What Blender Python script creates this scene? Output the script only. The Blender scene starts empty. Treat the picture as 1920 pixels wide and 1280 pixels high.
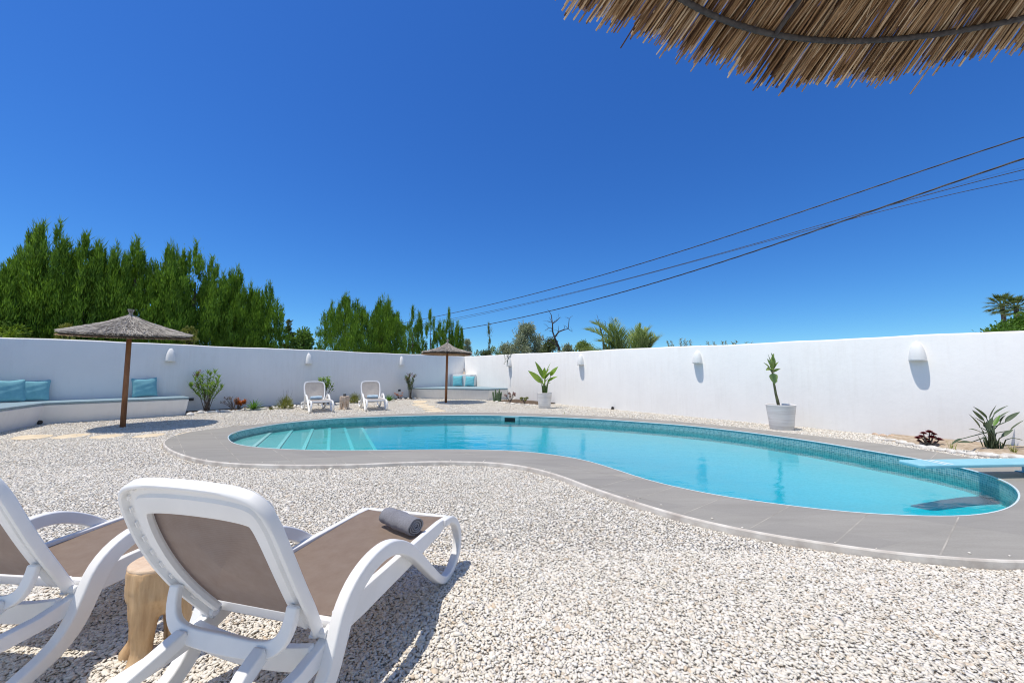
import bpy, bmesh, math, random
import numpy as np
from mathutils import Vector, Matrix
from mathutils.geometry import delaunay_2d_cdt
R = math.radians
random.seed(7)
rng = np.random.default_rng(7)
col = bpy.context.scene.collection
scn = bpy.context.scene

# ------------------------------------------------------------------ camera
CAM_H = 1.30
FPX = 730.0                      # focal length in pixels of a 1920 wide picture
PITCH = math.atan(55 / FPX)
cd = bpy.data.cameras.new("camera")
cam = bpy.data.objects.new("camera", cd)
col.objects.link(cam)
cd.sensor_width = 36
cd.lens = FPX / 1920 * 36
cd.clip_start = 0.05
cd.clip_end = 2000
cam.location = (0, 0, CAM_H)
cam.rotation_euler = (R(90) + PITCH, 0, 0)
scn.camera = cam

# ------------------------------------------------------------------ world, sun, exposure
SUN_EL = 73.0
SUN_AZ = 199.0                   # direction towards the sun, degrees from +X: light travels towards +X
w = bpy.data.worlds.new("World")
scn.world = w
w.use_nodes = True
nt = w.node_tree
bg = nt.nodes["Background"]
sky = nt.nodes.new("ShaderNodeTexSky")
sky.sky_type = 'NISHITA'
sky.sun_disc = False
sky.sun_elevation = R(SUN_EL)
sky.sun_rotation = R(90 - SUN_AZ)
sky.altitude = 0
sky.air_density = 1.0
sky.dust_density = 0.3
sky.ozone_density = 2.5
# deepen the clear-sky blue (polarised summer sky)
_sep = nt.nodes.new("ShaderNodeSeparateColor"); _cmb = nt.nodes.new("ShaderNodeCombineColor")
nt.links.new(sky.outputs[0], _sep.inputs[0])
_tv = nt.nodes.new("ShaderNodeTexCoord"); _mp = nt.nodes.new("ShaderNodeMapping")     # dry clear air: no pale band at the horizon
_mp.inputs['Location'].default_value = (0, 0, .05); _mp.inputs['Scale'].default_value = (1, 1, .95)
nt.links.new(_tv.outputs['Generated'], _mp.inputs[0]); nt.links.new(_mp.outputs[0], sky.inputs[0])
def _m(op, a, b):
    x = nt.nodes.new("ShaderNodeMath"); x.operation = op
    for i, v in enumerate((a, b)):
        if isinstance(v, (int, float)): x.inputs[i].default_value = v
        else: nt.links.new(v, x.inputs[i])
    return x.outputs[0]
_B = _sep.outputs[2]
for _i, _p, _k in ((0, 2.45, 1.0), (1, 2.12, 1.02)):
    nt.links.new(_m('MULTIPLY', _m('MULTIPLY', _B, _k), _m('POWER', _m('DIVIDE', _sep.outputs[_i], _B), _p)), _cmb.inputs[_i])
nt.links.new(_B, _cmb.inputs[2])
# graded deep blue only ahead of camera; paler elsewhere to warm the fill light
_tc = nt.nodes.new("ShaderNodeTexCoord"); _sx = nt.nodes.new("ShaderNodeSeparateXYZ")
nt.links.new(_tc.outputs['Generated'], _sx.inputs[0])
def _ss(v, a, b):
    x = nt.nodes.new("ShaderNodeMapRange"); x.interpolation_type = 'SMOOTHSTEP'
    nt.links.new(v, x.inputs[0]); x.inputs[1].default_value = a; x.inputs[2].default_value = b
    return x.outputs[0]
_f = _m('MULTIPLY', _ss(_sx.outputs[1], -.35, .05), _ss(_sx.outputs[2], .95, .72))
_mx = nt.nodes.new("ShaderNodeMix"); _mx.data_type = 'RGBA'
nt.links.new(_f, _mx.inputs[0]); nt.links.new(sky.outputs[0], _mx.inputs[6]); nt.links.new(_cmb.outputs[0], _mx.inputs[7])
nt.links.new(_mx.outputs[2], bg.inputs[0])
bg.inputs[1].default_value = 0.135
sd = bpy.data.lights.new("sun", 'SUN')
sd.energy = 3.6
sd.angle = R(0.5)
sd.color = (1.0, 0.93, 0.82)
sun = bpy.data.objects.new("sun", sd)
col.objects.link(sun)
_d = Vector((math.cos(R(SUN_AZ)) * math.cos(R(SUN_EL)), math.sin(R(SUN_AZ)) * math.cos(R(SUN_EL)), math.sin(R(SUN_EL))))
sun.rotation_euler = _d.to_track_quat('Z', 'Y').to_euler()
sun.location = (-5, 0, 12)
scn.view_settings.view_transform = 'Standard'
scn.view_settings.look = 'None'
scn.view_settings.exposure = 0.17
scn.view_settings.gamma = 1.0
scn.render.engine = 'CYCLES'
scn.cycles.use_denoising = True
scn.cycles.use_adaptive_sampling = False
scn.cycles.filter_width = 1.1
scn.cycles.max_bounces = 8
scn.cycles.transparent_max_bounces = 12
scn.cycles.caustics_reflective = False
scn.cycles.caustics_refractive = False

# ------------------------------------------------------------------ helpers
_c, _s = math.cos(PITCH), math.sin(PITCH)
def ray(px, py):
    dx = (px - 960) / FPX; du = (640 - py) / FPX
    return dx, _c - du * _s, _s + du * _c
def at(px, py, z=0.0):
    """world x, y where the photograph's pixel meets the level z"""
    a, b, c = ray(px, py); t = (z - CAM_H) / c
    return a * t, b * t
def aty(px, py, y):
    a, b, c = ray(px, py); t = y / b
    return Vector((a * t, y, CAM_H + c * t))
def onplane(px, py, p0, n):
    d = Vector(ray(px, py)); o = Vector((0, 0, CAM_H))
    return o + d * ((Vector(p0) - o).dot(n) / d.dot(n))

def tag(o, label=None, cat=None, group=None, kind=None):
    if label: o["label"] = label
    if cat: o["category"] = cat
    if group: o["group"] = group
    if kind: o["kind"] = kind
    return o
def empty(name, loc=(0, 0, 0), rz=0.0):
    o = bpy.data.objects.new(name, None)
    o.empty_display_size = 0.2
    col.objects.link(o)
    o.location = loc
    o.rotation_euler = (0, 0, rz)
    return o
def link_mesh(name, me, mat=None, parent=None, smooth=False):
    o = bpy.data.objects.new(name, me)
    col.objects.link(o)
    if mat is not None:
        me.materials.append(mat)
    if parent: o.parent = parent
    if smooth:
        me.polygons.foreach_set("use_smooth", [True] * len(me.polygons))
    return o
def copy_tree(o, parent=None):
    c = o.copy(); col.objects.link(c); c.parent = parent
    for ch in [x for x in bpy.data.objects if x.parent == o]:
        copy_tree(ch, c)
    return c

class MB:
    """collects vertices and faces, built as one mesh"""
    def __init__(s): s.v = []; s.f = []
    def add(s, vs, fs):
        n = len(s.v); s.v += [tuple(p) for p in vs]; s.f += [tuple(i + n for i in f) for f in fs]
    def box(s, c, size, rot=None):
        m = rot or Matrix.Identity(3)
        vs = [Vector(c) + m @ Vector((x * size[0] / 2, y * size[1] / 2, z * size[2] / 2)) for x in (-1, 1) for y in (-1, 1) for z in (-1, 1)]
        s.add(vs, [(0, 1, 3, 2), (4, 6, 7, 5), (0, 4, 5, 1), (2, 3, 7, 6), (0, 2, 6, 4), (1, 5, 7, 3)])
    def tube(s, pts, rad, n=8, cap=True, phase=0.0, squash=1.0):
        pts = [Vector(p) for p in pts]
        rads = rad if isinstance(rad, (list, tuple)) else [rad] * len(pts)
        base = len(s.v); prev = None
        for i, p in enumerate(pts):
            t = (pts[min(i + 1, len(pts) - 1)] - pts[max(i - 1, 0)])
            if t.length < 1e-9: t = Vector((0, 0, 1))
            t.normalize()
            if prev is None:
                a = Vector((0, 0, 1)) if abs(t.z) < 0.9 else Vector((1, 0, 0))
                u = t.cross(a).normalized()
            else:
                u = (prev - t * prev.dot(t))
                u = u.normalized() if u.length > 1e-6 else t.orthogonal().normalized()
            v = t.cross(u); prev = u
            for k in range(n):
                th = 2 * math.pi * k / n + phase
                s.v.append(tuple(p + (u * math.cos(th) + v * math.sin(th) * squash) * rads[i]))
        for i in range(len(pts) - 1):
            for k in range(n):
                a = base + i * n + k; b = base + i * n + (k + 1) % n
                s.f.append((a, b, b + n, a + n))
        if cap:
            s.f.append(tuple(base + k for k in range(n))[::-1])
            e = base + (len(pts) - 1) * n
            s.f.append(tuple(e + k for k in range(n)))
    def bar(s, pts, side, wside, hthick, closed=False):
        """rectangular bar swept along pts; side = fixed lateral axis, wside = full width along it, hthick = full thickness"""
        pts = [Vector(p) for p in pts]; side = Vector(side).normalized()
        n = len(pts); base = len(s.v)
        hs = hthick if isinstance(hthick, (list, tuple)) else [hthick] * n
        ws = wside if isinstance(wside, (list, tuple)) else [wside] * n
        for i, p in enumerate(pts):
            if closed: t = pts[(i + 1) % n] - pts[i - 1]
            else: t = pts[min(i + 1, n - 1)] - pts[max(i - 1, 0)]
            t.normalize(); u = t.cross(side).normalized()
            for a, b in ((-1, -1), (1, -1), (1, 1), (-1, 1)):
                s.v.append(tuple(p + side * a * ws[i] / 2 + u * b * hs[i] / 2))
        m = n if closed else n - 1
        for i in range(m):
            j = (i + 1) % n
            for k in range(4):
                a = base + i * 4 + k; b = base + i * 4 + (k + 1) % 4
                a2 = base + j * 4 + k; b2 = base + j * 4 + (k + 1) % 4
                s.f.append((a, a2, b2, b))
        if not closed:
            s.f.append(tuple(base + k for k in range(4)))
            e = base + (n - 1) * 4
            s.f.append(tuple(e + 3 - k for k in range(4)))
    def lathe(s, prof, c=(0, 0, 0), n=24):
        base = len(s.v); c = Vector(c)
        for r, z in prof:
            for k in range(n):
                th = 2 * math.pi * k / n
                s.v.append((c.x + r * math.cos(th), c.y + r * math.sin(th), c.z + z))
        for i in range(len(prof) - 1):
            for k in range(n):
                a = base + i * n + k; b = base + i * n + (k + 1) % n
                s.f.append((a, b, b + n, a + n))
    def leaf(s, p, d, L, W, droop=0.3, segs=5, fold=0.25, shape=0.5, twist=0.0):
        """a curved, folded leaf blade: p base, d start direction"""
        p = Vector(p); d = Vector(d).normalized()
        sd_ = d.cross(Vector((0, 0, 1)))
        if sd_.length < 1e-3: sd_ = Vector((random.uniform(-1, 1), random.uniform(-1, 1), 0))
        sd_.normalize()
        if twist: sd_ = Matrix.Rotation(twist, 3, d) @ sd_
        base = len(s.v)
        for i in range(segs + 1):
            t = i / segs
            wd = W * 0.5 * (math.sin(math.pi * min(1, t ** shape * 0.93 + 0.07)) ** 0.8)
            if i == segs: wd = W * 0.01
            up = sd_.cross(d).normalized()
            s.v.append(tuple(p - sd_ * wd + up * fold * wd))
            s.v.append(tuple(p))
            s.v.append(tuple(p + sd_ * wd + up * fold * wd))
            p = p + d * (L / segs)
            d = (d + Vector((0, 0, -1)) * (droop / segs)).normalized()
        for i in range(segs):
            a = base + i * 3
            s.f.append((a, a + 1, a + 4, a + 3)); s.f.append((a + 1, a + 2, a + 5, a + 4))
    def blob(s, c, r, sc=(1, 1, 1), jit=0.15, sub=2):
        bm = bmesh.new(); bmesh.ops.create_icosphere(bm, subdivisions=sub, radius=1)
        rot = Matrix.Rotation(random.uniform(0, 6.28), 3, 'Z')
        ph = [random.uniform(0, 6.28) for _ in range(6)]
        bm.verts.ensure_lookup_table(); vs = []
        for v in bm.verts:
            k = 1 + jit * (math.sin(3.1 * v.co.x + ph[0]) + math.sin(2.7 * v.co.y + ph[1]) * .8 + math.sin(4.3 * v.co.z + ph[2]) * .6 + random.uniform(-.35, .35))
            q = Vector((v.co.x * sc[0], v.co.y * sc[1], v.co.z * sc[2])) * r * k
            vs.append(Vector(c) + rot @ q)
        fs = [[v.index for v in f.verts] for f in bm.faces]
        bm.free(); s.add(vs, fs)
    def build(s, name, mat=None, parent=None, smooth=False, bevel=0, bseg=2):
        me = bpy.data.meshes.new(name)
        me.from_pydata(s.v, [], s.f); me.update()
        o = link_mesh(name, me, mat, parent, smooth)
        if bevel:
            m = o.modifiers.new("bevel", 'BEVEL'); m.width = bevel; m.segments = bseg; m.limit_method = 'ANGLE'; m.angle_limit = R(35)
            me.polygons.foreach_set("use_smooth", [True] * len(me.polygons))
            m2 = o.modifiers.new("wn", 'WEIGHTED_NORMAL'); m2.keep_sharp = True
        return o

def np_mesh(name, V, F, mat=None, parent=None, attr=None, smooth=False):
    """V (n,3) float, F (m,k) int; attr = per-face float"""
    me = bpy.data.meshes.new(name)
    m, k = F.shape
    me.vertices.add(len(V)); me.vertices.foreach_set("co", V.astype(np.float32).ravel())
    me.loops.add(m * k); me.loops.foreach_set("vertex_index", F.astype(np.int32).ravel())
    me.polygons.add(m); me.polygons.foreach_set("loop_start", np.arange(0, m * k, k, dtype=np.int32))
    me.update(calc_edges=True)
    if attr is not None:
        a = me.attributes.new("rnd", 'FLOAT', 'FACE'); a.data.foreach_set("value", attr.astype(np.float32))
    return link_mesh(name, me, mat, parent, smooth)

def spline(pts, n, closed=True):
    """Catmull-Rom through pts resampled to n points evenly"""
    P = np.array(pts, float); m = len(P); out = []
    rngi = range(m) if closed else range(m - 1)
    for i in rngi:
        if closed: p0, p1, p2, p3 = P[(i - 1) % m], P[i], P[(i + 1) % m], P[(i + 2) % m]
        else: p0, p1, p2, p3 = P[max(i - 1, 0)], P[i], P[i + 1], P[min(i + 2, m - 1)]
        for t in np.linspace(0, 1, 16, endpoint=False):
            out.append(.5 * ((2 * p1) + (p2 - p0) * t + (2 * p0 - 5 * p1 + 4 * p2 - p3) * t * t + (-p0 + 3 * p1 - 3 * p2 + p3) * t ** 3))
    out.append(P[0] if closed else P[-1])
    out = np.array(out)
    s_ = np.concatenate([[0], np.cumsum(np.linalg.norm(np.diff(out, axis=0), axis=1))])
    q = np.linspace(0, s_[-1], n + 1)[:-1] if closed else np.linspace(0, s_[-1], n)
    return np.stack([np.interp(q, s_, out[:, k]) for k in range(P.shape[1])], 1)
def smooth_loop(P, it=3):
    for _ in range(it): P = (np.roll(P, 1, 0) + 2 * P + np.roll(P, -1, 0)) / 4
    return P
def inside(X, Y, poly):
    r = np.zeros(X.shape, bool); n = len(poly); j = n - 1
    for i in range(n):
        xi, yi = poly[i]; xj, yj = poly[j]
        cnd = ((yi > Y) != (yj > Y)) & (X < (xj - xi) * (Y - yi) / (yj - yi + 1e-12) + xi)
        r ^= cnd; j = i
    return r
def offset_loop(P, d):
    t = np.roll(P, -1, 0) - np.roll(P, 1, 0); t /= np.linalg.norm(t, axis=1)[:, None]
    nrm = np.stack([t[:, 1], -t[:, 0]], 1)
    area = 0.5 * np.sum(P[:, 0] * np.roll(P[:, 1], -1) - np.roll(P[:, 0], -1) * P[:, 1])
    return P + nrm * d * (1 if area > 0 else -1)

# ------------------------------------------------------------------ materials
class NG:
    def __init__(s, name):
        s.m = bpy.data.materials.new(name); s.m.use_nodes = True
        s.t = s.m.node_tree; s.b = s.t.nodes["Principled BSDF"]; s.out = s.t.nodes["Material Output"]
    def n(s, typ, **kw):
        x = s.t.nodes.new(typ)
        for k, v in kw.items(): setattr(x, k, v)
        return x
    def l(s, a, b): s.t.links.new(a, b)
    def coord(s, which='Object'): return s.n("ShaderNodeTexCoord").outputs[which]
    def noise(s, vec, scale, detail=4, rough=0.55, dim='3D'):
        x = s.n("ShaderNodeTexNoise"); x.inputs['Scale'].default_value = scale; x.inputs['Detail'].default_value = detail
        x.inputs['Roughness'].default_value = rough
        if vec is not None: s.l(vec, x.inputs['Vector'])
        return x
    def ramp(s, fac, stops):
        x = s.n("ShaderNodeValToRGB"); e = x.color_ramp.elements
        while len(e) < len(stops): e.new(0.5)
        for i, (p, c) in enumerate(stops):
            e[i].position = p; e[i].color = (*c, 1) if len(c) == 3 else c
        s.l(fac, x.inputs[0]); return x.outputs[0]
    def math(s, op, a, b=None, c=None):
        x = s.n("ShaderNodeMath", operation=op)
        for i, v in enumerate((a, b, c)):
            if v is None: continue
            if isinstance(v, (int, float)): x.inputs[i].default_value = v
            else: s.l(v, x.inputs[i])
        return x.outputs[0]
    def mix(s, fac, a, b, mode='MIX'):
        x = s.n("ShaderNodeMix", data_type='RGBA', blend_type=mode)
        for i, v in ((0, fac), (6, a), (7, b)):
            if isinstance(v, (int, float)): x.inputs[i].default_value = v
            elif isinstance(v, tuple): x.inputs[i].default_value = (*v, 1) if len(v) == 3 else v
            else: s.l(v, x.inputs[i])
        return x.outputs[2]
    def bump(s, h, strength=0.3, dist=0.01, normal=None):
        x = s.n("ShaderNodeBump"); x.inputs['Strength'].default_value = strength; x.inputs['Distance'].default_value = dist
        s.l(h, x.inputs['Height'])
        if normal is not None: s.l(normal, x.inputs['Normal'])
        return x.outputs[0]
    def base(s, c):
        i = s.b.inputs['Base Color']
        if isinstance(c, tuple): i.default_value = (*c, 1)
        else: s.l(c, i)
    def set(s, rough=None, spec=None, normal=None, **kw):
        if rough is not None:
            if isinstance(rough, (int, float)): s.b.inputs['Roughness'].default_value = rough
            else: s.l(rough, s.b.inputs['Roughness'])
        if spec is not None: s.b.inputs['Specular IOR Level'].default_value = spec
        if normal is not None: s.l(normal, s.b.inputs['Normal'])
        for k, v in kw.items(): s.b.inputs[k].default_value = v
def simple(name, c1, c2, scale=8, rough=0.6, bump=0.0, bscale=None, bdist=0.01, spec=0.4, detail=5):
    g = NG(name); co = g.coord()
    nz = g.noise(co, scale, detail)
    g.base(g.ramp(nz.outputs[0], [(0.35, c1), (0.65, c2)]))
    g.set(rough=rough, spec=spec)
    if bump:
        nb = g.noise(co, bscale or scale * 4, 5)
        g.set(normal=g.bump(nb.outputs[0], bump, bdist))
    return g.m
def leafmat(name, c1, c2, scale=3.0, rough=0.5, trans=0.25, obj_var=0.0):
    g = NG(name); co = g.coord()
    nz = g.noise(co, scale, 3)
    wn = g.n("ShaderNodeNewGeometry")
    c = g.ramp(g.math('ADD', g.math('MULTIPLY', nz.outputs[0], 0.6), g.math('MULTIPLY', wn.outputs['Random Per Island'], 0.4)), [(0.25, c1), (0.75, c2)])
    g.base(c); g.set(rough=rough, spec=0.35)
    tr = g.n("ShaderNodeBsdfTranslucent"); g.l(g.mix(0.5, c, (c2[0] * 1.3, c2[1] * 1.3, c2[2] * .6)), tr.inputs[0])
    mx = g.n("ShaderNodeMixShader"); mx.inputs[0].default_value = trans
    g.l(g.b.outputs[0], mx.inputs[1]); g.l(tr.outputs[0], mx.inputs[2]); g.l(mx.outputs[0], g.out.inputs[0])
    return g.m

M = {}
def gravel_stone_mat():
    g = NG("white_marble_chips"); at_ = g.n("ShaderNodeAttribute", attribute_name="rnd")
    c = g.ramp(at_.outputs['Fac'], [(0.0, (0.72, 0.66, 0.56)), (0.45, (0.82, 0.775, 0.69)), (0.80, (0.86, 0.825, 0.755)), (0.91, (0.72, 0.65, 0.55)), (0.965, (0.66, 0.54, 0.40)), (1.0, (0.50, 0.45, 0.40))])
    nz = g.noise(g.coord('Object'), 60, 3)
    g.base(g.mix(g.math('MULTIPLY', nz.outputs[0], 0.25), c, (0.55, 0.50, 0.43)))
    g.set(rough=0.75, spec=0.25); return g.m
M['stones'] = gravel_stone_mat()
def ground_mat():
    g = NG("gravel_bed"); co = g.coord('Object')
    v = g.n("ShaderNodeTexVoronoi", feature='F1'); v.inputs['Scale'].default_value = 42; g.l(co, v.inputs['Vector'])
    v2 = g.n("ShaderNodeTexVoronoi", feature='DISTANCE_TO_EDGE'); v2.inputs['Scale'].default_value = 42; g.l(co, v2.inputs['Vector'])
    rc = g.ramp(v.outputs['Color'], [(0.0, (0.66, 0.60, 0.51)), (0.5, (0.80, 0.76, 0.69)), (0.9, (0.85, 0.82, 0.76))])
    e = g.ramp(v2.outputs['Distance'], [(0.0, (0.62, 0.60, 0.57)), (0.12, (1, 1, 1))])
    c = g.mix(1.0, rc, e, 'MULTIPLY')
    big = g.noise(co, 0.45, 4)
    c = g.mix(g.math('MULTIPLY', big.outputs[0], 0.3), c, (0.60, 0.54, 0.45))
    g.base(c); g.set(rough=0.9, spec=0.15, normal=g.bump(v2.outputs['Distance'], 0.9, 0.02)); return g.m
M['ground'] = ground_mat()
def stucco(name, c1, c2):
    g = NG(name); co = g.coord('Object')
    a = g.noise(co, 1.3, 5, 0.6); b = g.noise(co, 9, 6, 0.65); d = g.noise(co, 90, 3)
    mp = g.n("ShaderNodeMapping"); mp.inputs['Scale'].default_value = (3, 3, .35); g.l(co, mp.inputs[0])
    st = g.noise(mp.outputs[0], 1.0, 5, .6)
    f = g.math('ADD', g.math('MULTIPLY', a.outputs[0], .6), g.math('MULTIPLY', st.outputs[0], .4))
    sn = g.noise(co, 0.55, 6, .7); mp3 = g.n("ShaderNodeMapping"); mp3.inputs['Scale'].default_value = (7, 7, .6); g.l(co, mp3.inputs[0]); s3 = g.noise(mp3.outputs[0], 1.5, 5, .7)
    wear = g.ramp(g.math('ADD', g.math('MULTIPLY', sn.outputs[0], .5), g.math('MULTIPLY', s3.outputs[0], .5)), [(0.50, (0, 0, 0)), (0.68, (.16, .16, .16))])
    g.base(g.mix(wear, g.ramp(f, [(0.3, c1), (0.7, c2)]), (.55, .50, .44)))
    h = g.math('ADD', g.math('MULTIPLY', b.outputs[0], 1.0), g.math('MULTIPLY', d.outputs[0], 0.03))
    h = g.math('ADD', h, g.math('MULTIPLY', a.outputs[0], 2.0))
    g.set(rough=0.85, spec=0.2, normal=g.bump(h, 0.13, 0.025)); return g.m
M['wall'] = stucco("white_stucco", (0.83, 0.815, 0.795), (0.885, 0.87, 0.845))
M['bench'] = stucco("white_bench_render", (0.80, 0.79, 0.77), (0.86, 0.85, 0.83))
def tilemat(name, ca, cb, grout, size=0.028, rough=0.15):
    g = NG(name); uv = g.coord('UV')
    sc = g.n("ShaderNodeVectorMath", operation='SCALE'); sc.inputs['Scale'].default_value = 1 / size; g.l(uv, sc.inputs[0])
    fl = g.n("ShaderNodeVectorMath", operation='FLOOR'); g.l(sc.outputs[0], fl.inputs[0])
    wn = g.n("ShaderNodeTexWhiteNoise", noise_dimensions='3D'); g.l(fl.outputs[0], wn.inputs[0])
    fr = g.n("ShaderNodeVectorMath", operation='FRACTION'); g.l(sc.outputs[0], fr.inputs[0])
    sp = g.n("ShaderNodeSeparateXYZ"); g.l(fr.outputs[0], sp.inputs[0])
    gx = g.math('LESS_THAN', sp.outputs[0], 0.11); gy = g.math('LESS_THAN', sp.outputs[1], 0.11)
    gr = g.math('MAXIMUM', gx, gy)
    nz = g.noise(uv, 2.5, 4)
    t = g.ramp(g.math('ADD', g.math('MULTIPLY', wn.outputs['Value'], .65), g.math('MULTIPLY', nz.outputs[0], .35)), [(0.15, ca), (0.85, cb)])
    g.base(g.mix(gr, t, grout)); g.set(rough=rough, spec=0.5)
    return g.m
M['mosaic'] = tilemat("teal_glass_mosaic", (0.09, 0.27, 0.30), (0.24, 0.48, 0.49), (0.56, 0.66, 0.62))
M['floor_mosaic'] = tilemat("pale_aqua_mosaic", (0.38, 0.57, 0.64), (0.46, 0.65, 0.73), (0.50, 0.66, 0.72), rough=0.3)
M["tread"] = tilemat("aqua_step_mosaic", (0.26, 0.47, 0.47), (0.42, 0.64, 0.63), (0.56, 0.70, 0.68), rough=0.3)
M['nosing'] = tilemat("pale_step_nosing", (0.84, 0.88, 0.88), (0.90, 0.92, 0.92), (0.85, 0.88, 0.87), rough=0.3)
def slabmat():
    g = NG("grey_porcelain_slab"); co = g.coord('Object')
    mp = g.n("ShaderNodeMapping"); mp.inputs['Rotation'].default_value = (0, 0, R(-50)); mp.inputs['Scale'].default_value = (.8, 5, 1); g.l(co, mp.inputs[0])
    a = g.noise(mp.outputs[0], 1.3, 6, .65); b = g.noise(co, 70, 4)
    mp2 = g.n("ShaderNodeMapping"); mp2.inputs['Rotation'].default_value = (0, 0, R(-38)); mp2.inputs['Scale'].default_value = (1 / .98, 1 / .483, 1); g.l(co, mp2.inputs[0])
    fl = g.n("ShaderNodeVectorMath", operation='FLOOR'); g.l(mp2.outputs[0], fl.inputs[0])
    wn = g.n("ShaderNodeTexWhiteNoise", noise_dimensions='3D'); g.l(fl.outputs[0], wn.inputs[0])
    f = g.math('ADD', g.math('MULTIPLY', a.outputs[0], .7), g.math('MULTIPLY', b.outputs[0], .3))
    c = g.ramp(f, [(0.3, (0.275, 0.258, 0.225)), (0.7, (0.38, 0.358, 0.315))])
    c = g.mix(g.math('MULTIPLY', wn.outputs['Value'], .34), c, (0.20, 0.19, 0.18))
    g.base(c); g.set(rough=0.6, spec=0.3, normal=g.bump(b.outputs[0], .2, .003)); return g.m
M['slab'] = slabmat()
M['kerb'] = simple("cream_concrete_edge", (0.50, 0.45, 0.40), (0.72, 0.68, 0.62), 6, .85, .3, 40, .005)
M['joint'] = simple("sand_mortar_joint", (0.30, 0.28, 0.245), (0.50, 0.465, 0.41), 3, .9)
M['trim'] = simple("pale_blue_trim", (0.58, 0.68, 0.72), (0.66, 0.74, 0.77), 10, .5)
M['skim'] = simple("pale_teal_plastic", (0.28, 0.48, 0.50), (0.34, 0.55, 0.56), 10, .5)
def watermat():
    g = NG("pool_water"); g.t.nodes.remove(g.b)
    co = g.coord('Object')
    mp = g.n("ShaderNodeMapping"); mp.inputs['Scale'].default_value = (1.0, 1.6, 1); g.l(co, mp.inputs[0])
    a = g.noise(mp.outputs[0], 2.0, 3, .5); b = g.noise(mp.outputs[0], 12, 3, .55)
    h = g.math('ADD', a.outputs[0], g.math('MULTIPLY', b.outputs[0], .22))
    nrm = g.bump(h, 0.25, 0.03)
    fr = g.n("ShaderNodeFresnel"); fr.inputs[0].default_value = 1.33; g.l(nrm, fr.inputs['Normal'])
    gl = g.n("ShaderNodeBsdfGlossy"); gl.inputs['Roughness'].default_value = 0.0; g.l(nrm, gl.inputs['Normal'])
    tr = g.n("ShaderNodeBsdfTransparent"); tr.inputs[0].default_value = (1, 1, 1, 1)
    mx = g.n("ShaderNodeMixShader"); g.l(fr.outputs[0], mx.inputs[0]); g.l(tr.outputs[0], mx.inputs[1]); g.l(gl.outputs[0], mx.inputs[2])
    g.l(mx.outputs[0], g.out.inputs['Surface'])
    va = g.n("ShaderNodeVolumeAbsorption"); va.inputs[0].default_value = (0.0, 0.945, 0.992, 1); va.inputs[1].default_value = 2.7
    g.l(va.outputs[0], g.out.inputs['Volume'])
    return g.m
M['water'] = watermat()
def plastic():
    g = NG("white_resin"); co = g.coord('Object'); nz = g.noise(co, 5, 5, .6); n2 = g.noise(co, 160, 2)
    g.base(g.ramp(nz.outputs[0], [(0.3, (0.80, 0.795, 0.785)), (0.7, (0.87, 0.865, 0.855))]))
    g.set(rough=g.ramp(nz.outputs[0], [(0.3, (0.34,) * 3), (0.7, (0.5,) * 3)]), spec=0.45, normal=g.bump(n2.outputs[0], .05, .001)); return g.m
M['resin'] = plastic()
def slingmat(name="taupe_mesh_fabric", k=1.0, cc=((0.27, 0.195, 0.150), (0.325, 0.25, 0.20))):
    g = NG(name); co = g.coord('Object')
    w1 = g.n("ShaderNodeTexWave", bands_direction='X'); w1.inputs['Scale'].default_value = 120; g.l(co, w1.inputs[0])
    w2 = g.n("ShaderNodeTexWave", bands_direction='Y'); w2.inputs['Scale'].default_value = 120; g.l(co, w2.inputs[0])
    nz = g.noise(co, 14, 5, .7)
    f = g.math('MULTIPLY', g.math('ADD', w1.outputs['Fac'], w2.outputs['Fac']), .5)
    c = g.ramp(nz.outputs[0], [(0.3, cc[0]), (0.7, cc[1])])
    c = g.mix(g.math('MULTIPLY', f, .3), c, (0.40, 0.34, 0.29))
    g.base(c); g.set(rough=.75, spec=.25, normal=g.bump(f, .3, .001))
    tr = g.n("ShaderNodeBsdfTranslucent"); g.l(c, tr.inputs[0])
    mx = g.n("ShaderNodeMixShader"); mx.inputs[0].default_value = .35
    g.l(g.b.outputs[0], mx.inputs[1]); g.l(tr.outputs[0], mx.inputs[2]); g.l(mx.outputs[0], g.out.inputs[0])
    return g.m
M['sling'] = slingmat()
M['sling_pale'] = slingmat("sunlit_tone_mesh_fabric", 1.0, ((.50, .46, .43), (.60, .56, .53)))  # lighter copy of the taupe sling; sunlight through the cloth put into its colour
def fabric(name, c1, c2, sc=40, b=.5):
    g = NG(name); co = g.coord('Object'); nz = g.noise(co, sc, 5, .7); lo = g.noise(co, 6, 3)
    g.base(g.ramp(g.math('ADD', g.math('MULTIPLY', nz.outputs[0], .5), g.math('MULTIPLY', lo.outputs[0], .5)), [(0.35, c1), (0.65, c2)]))
    g.set(rough=.95, spec=.1, normal=g.bump(g.math('ADD', nz.outputs[0], lo.outputs[0]), b, .006)); g.b.inputs['Sheen Weight'].default_value = .2
    return g.m
M['towel_grey'] = fabric("grey_terry_cloth", (0.17, 0.17, 0.19), (0.27, 0.27, 0.295), 90)
M['towel_blue'] = fabric("light_blue_terry_cloth", (0.36, 0.50, 0.60), (0.52, 0.64, 0.72), 90)
M['teal'] = fabric("turquoise_cotton", (0.18, 0.43, 0.49), (0.25, 0.52, 0.58), 14, .5)
M['aqua'] = fabric("light_turquoise_cotton", (0.14, 0.44, 0.52), (0.19, 0.53, 0.60), 14, .5)
M['pad'] = fabric("grey_blue_bench_pad", (0.235, 0.33, 0.375), (0.285, 0.385, 0.43), 20, .2)
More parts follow.
